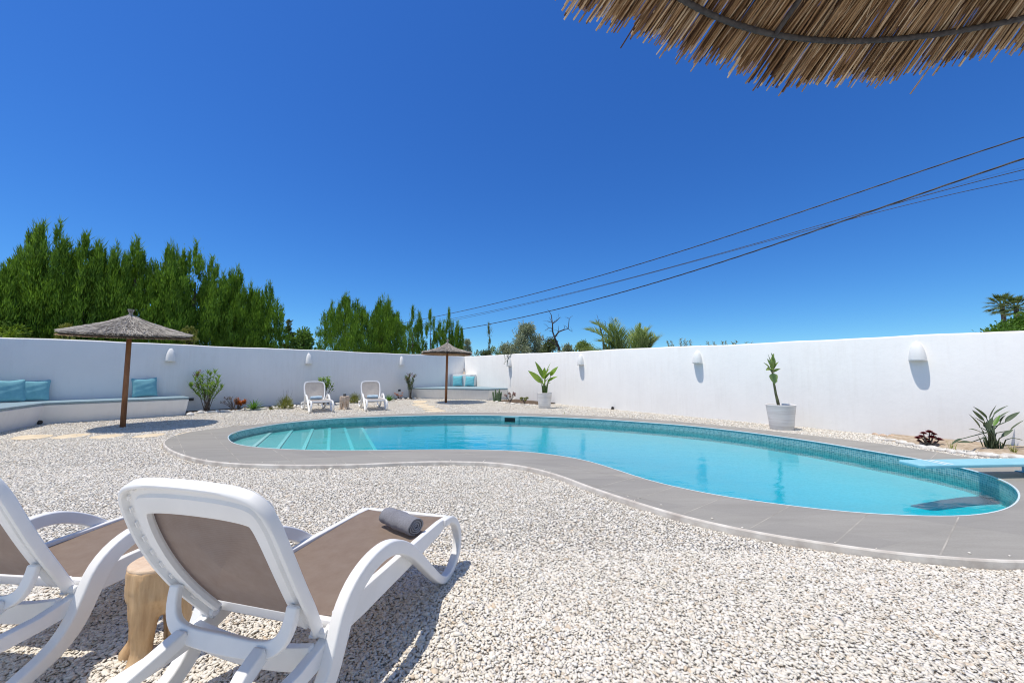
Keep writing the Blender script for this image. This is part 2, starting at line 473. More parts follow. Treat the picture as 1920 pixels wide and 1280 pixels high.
def woodmat(name, c1, c2, c3):
    g = NG(name); co = g.coord('Object')
    mp = g.n("ShaderNodeMapping"); mp.inputs['Scale'].default_value = (9, 9, 1.2); g.l(co, mp.inputs[0])
    a = g.noise(mp.outputs[0], 2.5, 6, .65); b = g.noise(co, 3, 3)
    g.base(g.ramp(g.math('ADD', g.math('MULTIPLY', a.outputs[0], .7), g.math('MULTIPLY', b.outputs[0], .3)), [(0.3, c1), (0.5, c2), (0.7, c3)]))
    g.set(rough=.5, spec=.35, normal=g.bump(a.outputs[0], .6, .01)); return g.m
M['stool'] = woodmat("varnished_root_wood", (0.42, 0.24, 0.11), (0.62, 0.41, 0.22), (0.74, 0.54, 0.34))
M['stool_top'] = woodmat("pale_end_grain", (0.58, 0.40, 0.25), (0.70, 0.52, 0.36), (0.76, 0.60, 0.44))
M['stool_dry'] = woodmat("bleached_root_wood", (0.35, 0.20, 0.12), (0.62, 0.50, 0.39), (0.74, 0.65, 0.55))
M['pole'] = woodmat("brown_stained_pole", (0.17, 0.065, 0.026), (0.29, 0.125, 0.052), (0.39, 0.185, 0.085))
def straw(name, stops, trans=.2):
    g = NG(name); gi = g.n("ShaderNodeNewGeometry"); co = g.coord('Object'); nz = g.noise(co, 22, 4, .7)
    f = g.math('ADD', g.math('MULTIPLY', gi.outputs['Random Per Island'], .65), g.math('MULTIPLY', nz.outputs[0], .35))
    c = g.ramp(f, stops); g.base(c); g.set(rough=.62, spec=.3)
    tr = g.n("ShaderNodeBsdfTranslucent"); g.l(c, tr.inputs[0])
    mx = g.n("ShaderNodeMixShader"); mx.inputs[0].default_value = trans
    g.l(g.b.outputs[0], mx.inputs[1]); g.l(tr.outputs[0], mx.inputs[2]); g.l(mx.outputs[0], g.out.inputs[0]); return g.m
M['reed'] = straw("golden_brown_reed", [(0.2, (0.07, 0.035, 0.016)), (0.42, (0.28, 0.165, 0.08)), (0.62, (0.46, 0.31, 0.17)), (0.85, (0.76, 0.63, 0.45))], .2)
M['thatch'] = straw("weathered_grey_heather", [(0.2, (0.17, 0.15, 0.13)), (0.5, (0.42, 0.38, 0.335)), (0.8, (0.68, 0.63, 0.56))], .1)
M['thatch_edge'] = straw("tan_straw_underside", [(0.15, (0.30, 0.17, 0.08)), (0.5, (0.46, 0.29, 0.16)), (0.85, (0.58, 0.42, 0.27))], .15)
def wrapmat():
    g = NG("dark_wrapped_cord"); uv = g.coord('UV'); co = g.coord('Object'); nz = g.noise(co, 60, 3)
    g.base(g.ramp(nz.outputs[0], [(0.35, (0.035, 0.033, 0.035)), (0.65, (0.075, 0.07, 0.068))])); g.set(rough=.6, spec=.3, normal=g.bump(nz.outputs[0], .5, .004)); return g.m
M['wrap'] = wrapmat()
M['cable'] = simple("black_cable", (0.012, 0.012, 0.014), (0.025, 0.025, 0.03), 5, .5)
M['black'] = simple("black_fitting", (0.012, 0.012, 0.012), (0.03, 0.03, 0.03), 9, .4)
M['darkgrey'] = simple("dark_grey_fitting", (0.05, 0.055, 0.06), (0.08, 0.085, 0.09), 9, .5)
M['board'] = simple("pale_blue_board", (0.23, 0.53, 0.62), (0.28, 0.58, 0.66), 5, .45, .1, 200, .002)
M['board_line'] = simple("white_board_mark", (0.74, 0.80, 0.82), (0.80, 0.85, 0.86), 5, .5)
def potmat():
    g = NG("white_brushed_pot"); co = g.coord('Object')
    mp = g.n("ShaderNodeMapping"); mp.inputs['Scale'].default_value = (.7, .7, 9); g.l(co, mp.inputs[0])
    a = g.noise(mp.outputs[0], 2.0, 6, .65)
    g.base(g.ramp(a.outputs[0], [(0.3, (0.60, 0.57, 0.53)), (0.5, (0.74, 0.72, 0.69)), (0.65, (0.82, 0.81, 0.79))])); g.set(rough=.8, spec=.2, normal=g.bump(a.outputs[0], .3, .01)); return g.m
M['pot'] = potmat()
M['soil'] = simple("brown_soil", (0.06, 0.04, 0.028), (0.15, 0.105, 0.07), 14, .95, .8, 30, .03)
M['soil_dry'] = simple("dry_tan_soil", (0.34, 0.26, 0.18), (0.52, 0.43, 0.33), 9, .95, .8, 30, .03)
M['rock'] = simple("white_limestone", (0.48, 0.44, 0.38), (0.80, 0.78, 0.74), 5, .85, .6, 18, .03)
M['rock_tan'] = simple("tan_limestone", (0.40, 0.26, 0.16), (0.62, 0.48, 0.36), 5, .85, .6, 18, .03)
M['flag'] = simple("sandstone_flag", (0.62, 0.50, 0.34), (0.74, 0.63, 0.46), 3, .85, .3, 30, .01)
M['conifer'] = leafmat("conifer_green", (0.028, 0.088, 0.008), (0.22, 0.385, 0.032), 1.6, .6, .25)
M['conifer_lt'] = leafmat("conifer_light_green", (0.09, 0.17, 0.012), (0.28, 0.40, 0.05), 1.6, .6, .25)
M['cypress'] = leafmat("cypress_green", (0.020, 0.062, 0.014), (0.085, 0.175, 0.035), 2.2, .6, .2)
M['broad'] = leafmat("glossy_broadleaf", (0.05, 0.12, 0.02), (0.18, 0.30, 0.07), 3, .4, .3)
M['olive'] = leafmat("olive_grey_green", (0.16, 0.20, 0.10), (0.46, 0.50, 0.36), 3, .5, .15)
M['olive_dk'] = leafmat("olive_dark_green", (0.06, 0.09, 0.03), (0.22, 0.26, 0.11), 3, .5, .15)
M['palm'] = leafmat("palm_green", (0.12, 0.20, 0.04), (0.36, 0.44, 0.16), 3, .45, .2)
M['fanpalm'] = leafmat("fan_palm_green", (0.03, 0.07, 0.015), (0.15, 0.20, 0.05), 2, .5, .2)
M['oleander'] = leafmat("oleander_green", (0.10, 0.19, 0.03), (0.32, 0.48, 0.10), 6, .5, .3)
M['oleander_dk'] = leafmat("grey_green_leaf", (0.08, 0.12, 0.06), (0.24, 0.30, 0.16), 6, .5, .25)
M['flower_dk'] = leafmat("dark_red_flower", (0.13, 0.02, 0.025), (0.30, 0.07, 0.05), 9, .6, .2)
M['flower_or'] = leafmat("orange_leaf", (0.38, 0.10, 0.02), (0.62, 0.22, 0.06), 9, .6, .3)
M['purple'] = leafmat("lavender_flower", (0.06, 0.05, 0.16), (0.13, 0.10, 0.26), 9, .6, .2)
M['aloe'] = leafmat("bright_green_rosette", (0.05, 0.15, 0.02), (0.16, 0.32, 0.04), 6, .45, .25)
M['lav'] = leafmat("yellow_green_bush", (0.13, 0.15, 0.03), (0.34, 0.36, 0.08), 6, .6, .2)
M['brown'] = leafmat("brown_dry_stems", (0.09, 0.07, 0.06), (0.24, 0.20, 0.17), 6, .7, .1)
M['banana'] = leafmat("bright_banana_leaf", (0.14, 0.26, 0.03), (0.30, 0.44, 0.08), 5, .4, .35)
M['banana_lt'] = leafmat("folded_pale_leaf", (0.16, 0.26, 0.06), (0.32, 0.40, 0.16), 5, .4, .3)
M['strel'] = leafmat("strelitzia_grey_green", (0.045, 0.075, 0.04), (0.13, 0.17, 0.10), 5, .4, .15)
M['strel_lt'] = leafmat("strelitzia_bright_leaf", (0.06, 0.16, 0.02), (0.14, 0.30, 0.04), 5, .4, .3)
M['aeon'] = leafmat("burgundy_succulent", (0.10, 0.012, 0.018), (0.24, 0.04, 0.045), 9, .4, .1)
M['redleaf'] = leafmat("muted_red_leaf", (0.12, 0.06, 0.06), (0.32, 0.17, 0.15), 9, .5, .2)
M['cactus'] = simple("cactus_green", (0.07, 0.12, 0.06), (0.16, 0.23, 0.12), 12, .6, .5, 60, .01)
M['stemgreen'] = simple("brown_green_stem", (0.12, 0.095, 0.05), (0.24, 0.25, 0.11), 9, .7, .5, 40, .01)
M['bark'] = simple("grey_brown_bark", (0.06, 0.045, 0.035), (0.15, 0.12, 0.095), 12, .9, .8, 40, .02)
M['deadbark'] = simple("dark_dead_bark", (0.035, 0.028, 0.028), (0.08, 0.068, 0.065), 12, .9, .5, 40, .02)
M['hillgreen'] = leafmat("bank_green", (0.05, 0.13, 0.01), (0.14, 0.26, 0.03), 1.0, .6, .2)
M['roof'] = simple("pink_clay_roof", (0.42, 0.26, 0.20), (0.55, 0.38, 0.31), 5, .85)

# ------------------------------------------------------------------ pool outlines (ground plan measured from the picture)
ZC = 0.06            # coping top
ZW = -0.07           # water level
inner_px = [(427, 820), (430, 815), (442, 809), (480, 801), (530, 793), (580, 788), (630, 784), (705, 781), (805, 778.5), (890, 778), (976, 779.5), (1060, 782.5), (1147, 787), (1272, 796), (1366, 805.5), (1447, 815.6), (1540, 829), (1620, 842.5), (1706, 857), (1770, 868.5), (1825, 881), (1870, 895), (1899, 909), (1912, 924), (1908, 940), (1884, 955), (1840, 964), (1795, 967.5), (1740, 967), (1677, 965), (1610, 961), (1558, 956), (1469, 946), (1380, 933.5), (1313, 922), (1228, 903), (1170, 885), (1100, 863), (1029, 851), (967, 845), (883, 842.5), (758, 843), (680, 844), (617, 844), (570, 843), (521, 841), (467, 836.5), (437, 830)]
outer_px = [(308, 831), (311, 825), (325, 817), (355, 809.5), (404, 803), (470, 796), (550, 788.5), (610, 783), (675, 779), (740, 776), (830, 773.5), (905, 773), (984, 774.3), (1060, 777), (1147, 781), (1272, 790), (1360, 798), (1447, 807.5), (1540, 818), (1632, 829), (1736, 843.5), (1810, 856), (1900, 871), (1990, 889), (2060, 911), (2105, 940), (2110, 975), (2075, 1015), (2010, 1042), (1920, 1050), (1850, 1047.5), (1783, 1042.5), (1670, 1033), (1570, 1019), (1480, 1006), (1399, 992), (1330, 977), (1271, 963), (1185, 937), (1100, 909), (1060, 893), (1008, 878), (965, 870), (925, 866), (860, 864), (800, 864), (735, 866.5), (675, 869), (610, 870.5), (550, 870.5), (485, 869.5), (425, 866.5), (380, 861), (345, 852), (320, 842)]
inner = smooth_loop(spline([at(*p, ZC) for p in inner_px], 260), 4)
outer = smooth_loop(spline([at(*p, ZC) for p in outer_px], 300), 4)

# ------------------------------------------------------------------ ground sheet
def build_ground():
    x0, x1, y0, y1, c = -7.6, 8.4, 2.2, 13.0, 0.16
    nx = int((x1 - x0) / c); ny = int((y1 - y0) / c)
    xs = np.linspace(x0, x1, nx + 1); ys = np.linspace(y0, y1, ny + 1)
    inr = offset_loop(inner, 0.03)
    hit = np.zeros((ny, nx), bool)
    for ox in (0, .5, 1):
        for oy in (0, .5, 1):
            X = xs[:-1][None, :] + ox * c + np.zeros((ny, 1)); Y = ys[:-1][:, None] + oy * c + np.zeros((1, nx))
            hit |= inside(X, Y, inr)
    m = MB(); idx = {}
    z = -0.003
    V = [(x, y, z) for y in ys for x in xs]; F = []
    for j in range(ny):
        for i in range(nx):
            if not hit[j, i]: F.append((j * (nx + 1) + i, j * (nx + 1) + i + 1, (j + 1) * (nx + 1) + i + 1, (j + 1) * (nx + 1) + i))
    m.v = V; m.f = F
    B = 600
    m.add([(-B, -B, z), (B, -B, z), (B, y0, z), (-B, y0, z)], [(0, 1, 2, 3)])
    m.add([(-B, y1, z), (B, y1, z), (B, B, z), (-B, B, z)], [(0, 1, 2, 3)])
    m.add([(-B, y0, z), (x0, y0, z), (x0, y1, z), (-B, y1, z)], [(0, 1, 2, 3)])
    m.add([(x1, y0, z), (B, y0, z), (B, y1, z), (x1, y1, z)], [(0, 1, 2, 3)])
    tag(m.build("ground", M['ground']), kind='structure')
build_ground()

# ------------------------------------------------------------------ walls of the yard
KC = Vector((*at(870, 740.5), 0))
KL = Vector((*at(0, 795), 0)); KR = Vector((*at(1920, 841), 0))
def topz(px, py, base): return onplane(px, py, base, Vector((0, 1, 0))).z
hC = topz(870, 668, KC); hL = topz(0, 632, KL); hR = topz(1920, 620.5, KR)
dL = (KL - KC).normalized(); dR = (KR - KC).normalized()
nL = Vector((-dL.y, dL.x, 0));  nL = nL if nL.dot(Vector((0, 5, 0)) - KC) > 0 else -nL
nR = Vector((-dR.y, dR.x, 0));  nR = nR if nR.dot(Vector((0, 5, 0)) - KC) > 0 else -nR
# side wall on the far left: perpendicular, just outside the picture
Bf = Vector((*at(70, 796), 0)); Cf = Vector((*at(0, 811), 0))
dS = (Cf - Bf).normalized()
nS = Vector((-dS.y, dS.x, 0)); nS = nS if nS.x > 0 else -nS
sBase = Bf - nS * 1.2
# intersection of left wall line and side wall line
def isect(p, d, q, e):
    det = d.x * (-e.y) + e.x * d.y
    t = ((q.x - p.x) * (-e.y) + e.x * (q.y - p.y)) / det
    return p + d * t
KK = isect(KC, dL, sBase, dS)
hK = hL + (hL - hC) / (KL - KC).length * ((KK - KC).length - (KL - KC).length)
T = 0.22
def wall(name, label, A, hA, B_, hB, n, extA=0.0, extB=0.0):
    """wall with inner face on A-B, thickness away from n, rounded top, slightly uneven"""
    d = (B_ - A).normalized(); L = (B_ - A).length
    A2 = A - d * extA; B2 = B_ + d * extB
    N = int((L + extA + extB) / 0.25)
    prof = [(0, 0), (0, -0.035), (-0.012, -0.012), (-0.04, 0.0), (-T / 2, 0.004), (-T + .04, 0.0), (-T + .012, -0.012), (-T, -0.035)]
    mb = MB(); V = []
    ph = random.uniform(0, 6)
    for i in range(N + 1):
        t = i / N; p = A2.lerp(B2, t); h = hA + (hB - hA) * t + .009 * math.sin(p.x * 1.7 + ph) + .006 * math.sin(p.x * 4.1) + .003 * math.sin(p.x * 9.7)
        wv = .006 * math.sin(p.x * 1.1 + ph)
        row = []
        for k, (o, dz) in enumerate(prof):
            zz = -0.3 if k == 0 else h + dz
            row.append(p + n * (o + wv) + Vector((0, 0, zz)))
        row.append(p + n * (-T + wv) + Vector((0, 0, -0.3)))
        V += row
    K = len(prof) + 1
    F = []
    for i in range(N):
        for k in range(K - 1):
            a = i * K + k; F.append((a, a + 1, a + K + 1, a + K))
    F.append(tuple(range(K))[::-1]); F.append(tuple(N * K + k for k in range(K)))
    mb.v = [tuple(v) for v in V]; mb.f = F
    o = mb.build(name, M['wall'])
    o.data.polygons.foreach_set("use_smooth", [True] * len(o.data.polygons))
    m = o.modifiers.new("e", 'EDGE_SPLIT'); m.split_angle = R(40)
    tag(o, label, "wall")
    return o
wall("garden_wall", "shaded white stucco garden wall on the left behind the loungers and long bench", KK, hK, KC, hC, nL, 0, T)
RE = KC + dR * ((KR - KC).length + 6)
wall("garden_wall", "sunlit white stucco garden wall on the right behind the two tall pots", KC, hC, RE, hR + (hR - hC) * 6 / (KR - KC).length, nR)
wall("garden_wall", "short white side wall beyond the left edge behind the bench corner", KK, hK, KK + dS * 9, hK, nS, T, 0)

# ------------------------------------------------------------------ swimming pool
pool = empty("swimming_pool", (0, 0, 0))
tag(pool, "freeform kidney shaped pool lined with turquoise mosaic and edged with grey slabs", "swimming pool")
def band(name, O, I, z, mat, parent, zo=None):
    """flat ring between two loops, triangulated"""
    no, ni = len(O), len(I)
    pts = [Vector(p) for p in O] + [Vector(p) for p in I]
    edges = [(i, (i + 1) % no) for i in range(no)] + [(no + i, no + (i + 1) % ni) for i in range(ni)]
    vo, eo, fo, *_ = delaunay_2d_cdt(pts, edges, [], 0, 1e-5)
    cx = np.array([sum(vo[i].x for i in f) / len(f) for f in fo]); cy = np.array([sum(vo[i].y for i in f) / len(f) for f in fo])
    ok = inside(cx, cy, O) & ~inside(cx, cy, I)
    mb = MB(); mb.v = [(v.x, v.y, z) for v in vo]; mb.f = [tuple(f) for f, k in zip(fo, ok) if k]
    return mb.build(name, mat, parent)
band("coping", outer, inner, ZC, M['slab'], pool)
# outer riser
mb = MB(); n = len(outer); o2 = offset_loop(outer, .018)
for P, z in ((outer, ZC), (offset_loop(outer, .010), ZC - .002), (o2, ZC - .012), (offset_loop(outer, .024), -0.02)):
    mb.v += [(p[0], p[1], z) for p in P]
for k in range(3):
    mb.f += [(k * n + i, k * n + (i + 1) % n, (k + 1) * n + (i + 1) % n, (k + 1) * n + i) for i in range(n)]
mb.build("kerb_edge", M['kerb'], pool)
# inner trim (bullnose)
mb = MB(); n = len(inner)
prof = [(0.006, ZC + .001), (0.003, ZC + .003), (-0.004, ZC + .003), (-0.009, ZC - .002), (-0.009, ZC - .012), (0.0, ZC - .016)]
for d_, z in prof: mb.v += [(p[0], p[1], z) for p in offset_loop(inner, d_)]
for k in range(len(prof) - 1):
    mb.f += [(k * n + i, k * n + (i + 1) % n, (k + 1) * n + (i + 1) % n, (k + 1) * n + i) for i in range(n)]
mb.build("edge_trim", M['trim'], pool, smooth=True)
# joints between the slabs
def joints():
    mb = MB()
    segs = []
    def family(p0, ang, step, k0, k1, test):
        d = Vector((math.cos(R(ang)), math.sin(R(ang)))); nn = Vector((-d.y, d.x))
        for k in range(k0, k1):
            q = Vector(p0) + nn * step * k
            run = []
            for s_ in np.arange(-14, 14, .03):
                p = q + d * s_
                run.append((p.x, p.y))
            A = np.array(run); ok = inside(A[:, 0], A[:, 1], outer) & ~inside(A[:, 0], A[:, 1], offset_loop(inner, .014)) & test(A)
            st = None
            for i in range(len(A)):
                if ok[i] and st is None: st = i
                if (not ok[i] or i == len(A) - 1) and st is not None:
                    if i - st > 3: segs.append((A[st], A[i - 1], nn))
                    st = None
    family((2.05, 3.91), -143, .483, -14, 30, lambda A: (A[:, 0] > 0.9) | (A[:, 1] > 8.5))
    family((-5.99, 7.87), -47, .52, -2, 22, lambda A: (A[:, 0] < 1.4) & (A[:, 1] < 10))
    for a, b, nn in segs:
        hw = .0045
        mb.add([(a[0] - nn.x * hw, a[1] - nn.y * hw, ZC + .0012), (b[0] - nn.x * hw, b[1] - nn.y * hw, ZC + .0012), (b[0] + nn.x * hw, b[1] + nn.y * hw, ZC + .0012), (a[0] + nn.x * hw, a[1] + nn.y * hw, ZC + .0012)], [(0, 1, 2, 3)])
    mb.build("slab_joints", M['joint'], pool)
joints()
# mosaic wall with arc length UV
def set_uv(me, fn):
    uv = me.uv_layers.new(name="UVMap")
    for poly in me.polygons:
        for li in poly.loop_indices:
            uv.data[li].uv = fn(me.vertices[me.loops[li].vertex_index].co, me.loops[li].vertex_index)
def pool_wall():
    n = len(inner); arc = np.concatenate([[0], np.cumsum(np.linalg.norm(np.roll(inner, -1, 0) - inner, axis=1))])
    V = []; UV = []
    for i in range(n + 1):
        p = inner[i % n]
        for z in (ZC - .02, -.7):
            V.append((p[0], p[1], z)); UV.append((arc[i], z))
    F = [(2 * i, 2 * i + 2, 2 * i + 3, 2 * i + 1) for i in range(n)]
    mb = MB(); mb.v = V; mb.f = F
    o = mb.build("wall_mosaic", M['mosaic'], pool, smooth=True)
    set_uv(o.data, lambda co, i: UV[i])
pool_wall()
step_px = [((478, 837), (497, 821)), ((524, 840), (542, 816)), ((572, 842), (584, 814)), ((619, 842), (620, 812)), ((664, 842), (652, 811)), ((706, 842), (686, 810))]
SZ = [-.105 - .022 * k for k in range(6)]
def floor_z(x, y):
    d = float(np.min(np.hypot(inner[:, 0] - x, inner[:, 1] - y)))
    t = min(1, d / 1.9); t = t * t * (3 - 2 * t)
    return -.235 - .25 * t
def pool_floor():
    X, Y = np.meshgrid(np.arange(-7.5, 8, .25), np.arange(2.5, 13.5, .25))
    X = X.ravel(); Y = Y.ravel(); ok = inside(X, Y, offset_loop(inner, -.08)); n = len(inner)
    pts = [Vector(p) for p in inner] + [Vector((a, b)) for a, b in zip(X[ok], Y[ok])]
    vo, eo, fo, *_ = delaunay_2d_cdt(pts, [(i, (i + 1) % n) for i in range(n)], [], 1, 1e-5)
    mb = MB(); mb.v = [(v.x, v.y, floor_z(v.x, v.y)) for v in vo]; mb.f = [tuple(f) for f in fo]
    o = mb.build("floor_mosaic", M['floor_mosaic'], pool, smooth=True)
    set_uv(o.data, lambda co, i: (co.x, co.y))
pool_floor()
def clip(poly, p, nn):
    out = []; m = len(poly)
    for i in range(m):
        a = Vector(poly[i]); b = Vector(poly[(i + 1) % m]); da = (a - p).dot(nn); db = (b - p).dot(nn)
        if da <= 0: out.append(a)
        if (da < 0) != (db < 0): out.append(a.lerp(b, da / (da - db)))
    return out
def steps():
    m = MB(); e = []
    prevline = None
    for k, (a, b) in enumerate(step_px):
        z = SZ[k]
        A = Vector(at(*a, z)); B_ = Vector(at(*b, z)); d = (B_ - A).normalized(); nn = Vector((d.y, -d.x))
        if nn.x < 0: nn = -nn
        sub = clip([p for p in inner], A, nn)
        sub = [v for v in sub if v.x < 3 and v.y < 14]
        # tread = part beyond the previous line
        m.add([(v.x, v.y, z) for v in sub], [tuple(range(len(sub)))])
        cut = [v for v in sub if abs((v - A).dot(nn)) < 1e-4]
        cut.sort(key=lambda v: v.dot(d)); c0, c1 = cut[0], cut[-1]
        zb = (SZ[k + 1] if k < 5 else -.5)
        m.add([(c0.x, c0.y, z), (c1.x, c1.y, z), (c1.x, c1.y, zb), (c0.x, c0.y, zb)], [(0, 1, 2, 3)])
        # nosing strip
        s = MB(); w_ = .06
        c0i = c0 + d * .01; c1i = c1 - d * .01
        q = [c0i - nn * w_, c1i - nn * w_, c1i + nn * .003, c0i + nn * .003]
        s.v = [(v.x, v.y, z + .003) for v in q] + [(v.x, v.y, z - .018) for v in q[2:]]
        s.f = [(0, 1, 2, 3), (3, 2, 4, 5)]
        o = s.build("step_edge", M['nosing'], pool); set_uv(o.data, lambda co, i: (co.x, co.y))
    o = m.build("steps", M["tread"], pool); set_uv(o.data, lambda co, i: (co.x * .42 + co.y * .91, co.x * .91 - co.y * .42 + co.z))
steps()
# skimmer in the far wall
def near_inner(px, py, z=ZC):
    q = np.array(at(px, py, z)); i = int(np.argmin(np.linalg.norm(inner - q, axis=1)))
    t = inner[(i + 1) % len(inner)] - inner[i - 1]; t /= np.linalg.norm(t)
    return Vector((*inner[i], 0)), Vector((*t, 0))
p, t = near_inner(960, 778.5)
nn = Vector((-t.y, t.x, 0)); nn = nn if nn.y < 0 else -nn
rot = Matrix((t, nn, Vector((0, 0, 1)))).transposed()
f = MB()
for dx_, dz_, sx, sz in ((0, .078, .50, .034), (0, -.078, .50, .034), (-.20, 0, .10, .122), (.20, 0, .10, .122)):
    f.box(p + nn * .012 + t * dx_ + Vector((0, 0, -.055 + dz_)), (sx, .03, sz), rot)
sk = f.build("skimmer", M['skim'], pool, bevel=.006)
b = MB(); b.box(p - nn * .004 + Vector((0, 0, -.055)), (.31, .02, .122), rot); b.build("skimmer_mouth", M['black'], sk)

# water body
def water():
    P = offset_loop(inner, .006); n = len(P)
    mb = MB(); mb.v = [(p[0], p[1], ZW) for p in P] + [(p[0], p[1], -.8) for p in P]
    mb.f = [tuple(range(n)), tuple(n + i for i in range(n))[::-1]] + [(i, n + i, n + (i + 1) % n, (i + 1) % n) for i in range(n)]
    o = mb.build("water", M['water'])
    bm = bmesh.new(); bm.from_mesh(o.data); bmesh.ops.recalc_face_normals(bm, faces=bm.faces); bm.to_mesh(o.data); bm.free()
    tag(o, kind='structure')
water()

# ------------------------------------------------------------------ gravel chips
stone_excl = []          # (x, y, r) discs without chips
flags = []
def rock_protos():
    bm = bmesh.new(); bmesh.ops.create_icosphere(bm, subdivisions=1, radius=1)
    V = np.array([v.co[:] for v in bm.verts]); F = np.array([[v.index for v in f.verts] for f in bm.faces]); bm.free()
    return V, F
def gravel():
    V0, F0 = rock_protos()
    O8 = np.array([(1, 0, 0), (-1, 0, 0), (0, 1, 0), (0, -1, 0), (0, 0, 1), (0, 0, -1)], float)
    F8 = np.array([(0, 2, 4), (2, 1, 4), (1, 3, 4), (3, 0, 4), (2, 0, 5), (1, 2, 5), (3, 1, 5), (0, 3, 5)])
    out = offset_loop(outer, .03)
    def region(ya, yb, cell, V0, F0, size, name):
        ys = np.arange(ya, yb, cell)
        xs = np.arange(-13.5, 9, cell)
        X, Y = np.meshgrid(xs, ys)
        X = X + rng.uniform(-.6, .6, X.shape) * cell; Y = Y + rng.uniform(-.6, .6, X.shape) * cell
        X = X.ravel(); Y = Y.ravel()
        ok = (np.abs(X) < 1.36 * Y + .45) & ~inside(X, Y, out)
        P = np.stack([X, Y], 1)
        for (A, nrm) in ((KC, nL), (KC, nR), (KK, nS)):
            ok &= ((X - A.x) * nrm.x + (Y - A.y) * nrm.y) > .02
        for fx, fy, fr in stone_excl: ok &= (X - fx) ** 2 + (Y - fy) ** 2 > fr * fr
        for pl in flags:
            ok &= ~inside(X, Y, pl) | (rng.random(X.shape) < .04)
        X = X[ok]; Y = Y[ok]; N = len(X); nv = len(V0)
        s = size * rng.lognormal(0, .28, N)
        sc = np.stack([s * rng.uniform(.95, 1.5, N), s * rng.uniform(.55, .95, N), s * rng.uniform(.26, .44, N)], 1)
        A = rng.uniform(0, 2 * np.pi, N); Bt = rng.normal(0, .20, N); G = rng.normal(0, .20, N)
        W_ = V0[None] * sc[:, None, :] * rng.uniform(.72, 1.25, (N, nv, 1))
        W_ += rng.normal(0, .17, (N, nv, 3)) * np.array([1, 1, .6]) * s[:, None, None]
        ca, sa = np.cos(A), np.sin(A); cb, sb = np.cos(Bt), np.sin(Bt); cg, sg = np.cos(G), np.sin(G)
        x, y, z = W_[..., 0], W_[..., 1], W_[..., 2]
        y, z = y * cg[:, None] - z * sg[:, None], y * sg[:, None] + z * cg[:, None]
        x, z = x * cb[:, None] + z * sb[:, None], -x * sb[:, None] + z * cb[:, None]
        x, y = x * ca[:, None] - y * sa[:, None], x * sa[:, None] + y * ca[:, None]
        hill = .007 * np.sin(X * 1.9 + 1) * np.sin(Y * 2.3) + .006 * np.sin(X * 6.1 + 2 * np.sin(Y * 3)) * np.sin(Y * 5.3 + X) + rng.uniform(-.002, .004, N)
        hill = np.maximum(hill * .6, -.002) + .003
        W_ = np.stack([x + X[:, None], y + Y[:, None], z + (hill + .002)[:, None]], 2).reshape(-1, 3)
        F = (F0[None] + (np.arange(N) * nv)[:, None, None]).reshape(-1, 3)
        return W_, F, np.repeat(rng.random(N), len(F0))
    parts = [region(1.25, 2.9, .0120, V0, F0, .0091, 'a'), region(2.9, 5.4, .0150, O8, F8, .0120, 'b'), region(5.4, 9.0, .0210, O8, F8, .0142, 'c'), region(9.0, 19.5, .036, O8, F8, .0178, 'd')]
    # a few stray chips kicked onto the slabs
    t_ = rng.integers(0, len(outer), 150); sh = rng.uniform(.01, .16, 150) ** 1.3
    Pn = np.stack([offset_loop(outer, -d)[i] for i, d in zip(t_, sh)])
    sV = []; sF = []; sA = []
    for k, (x, y) in enumerate(Pn):
        a = rng.uniform(0, 6.28); q = V0 * np.array([.011, .008, .006]) * rng.uniform(.6, 1.2) * rng.uniform(.8, 1.2, (len(V0), 1)); ca, sa = math.cos(a), math.sin(a)
        sV.append(np.stack([q[:, 0] * ca - q[:, 1] * sa + x, q[:, 0] * sa + q[:, 1] * ca + y, q[:, 2] + ZC + .004], 1)); sF.append(F0 + k * len(V0)); sA.append(np.full(len(F0), rng.random()))
    parts.append((np.concatenate(sV), np.concatenate(sF), np.concatenate(sA)))
    off = 0; Vs = []; Fs = []; As = []
    for a, b, c in parts:
        Vs.append(a); Fs.append(b + off); As.append(c); off += len(a)
    print("gravel faces", sum(len(f) for f in Fs))
    o = np_mesh("gravel", np.concatenate(Vs), np.concatenate(Fs), M['stones'], None, np.concatenate(As))
    tag(o, "loose white and cream marble chips covering the yard", "gravel", kind='stuff')

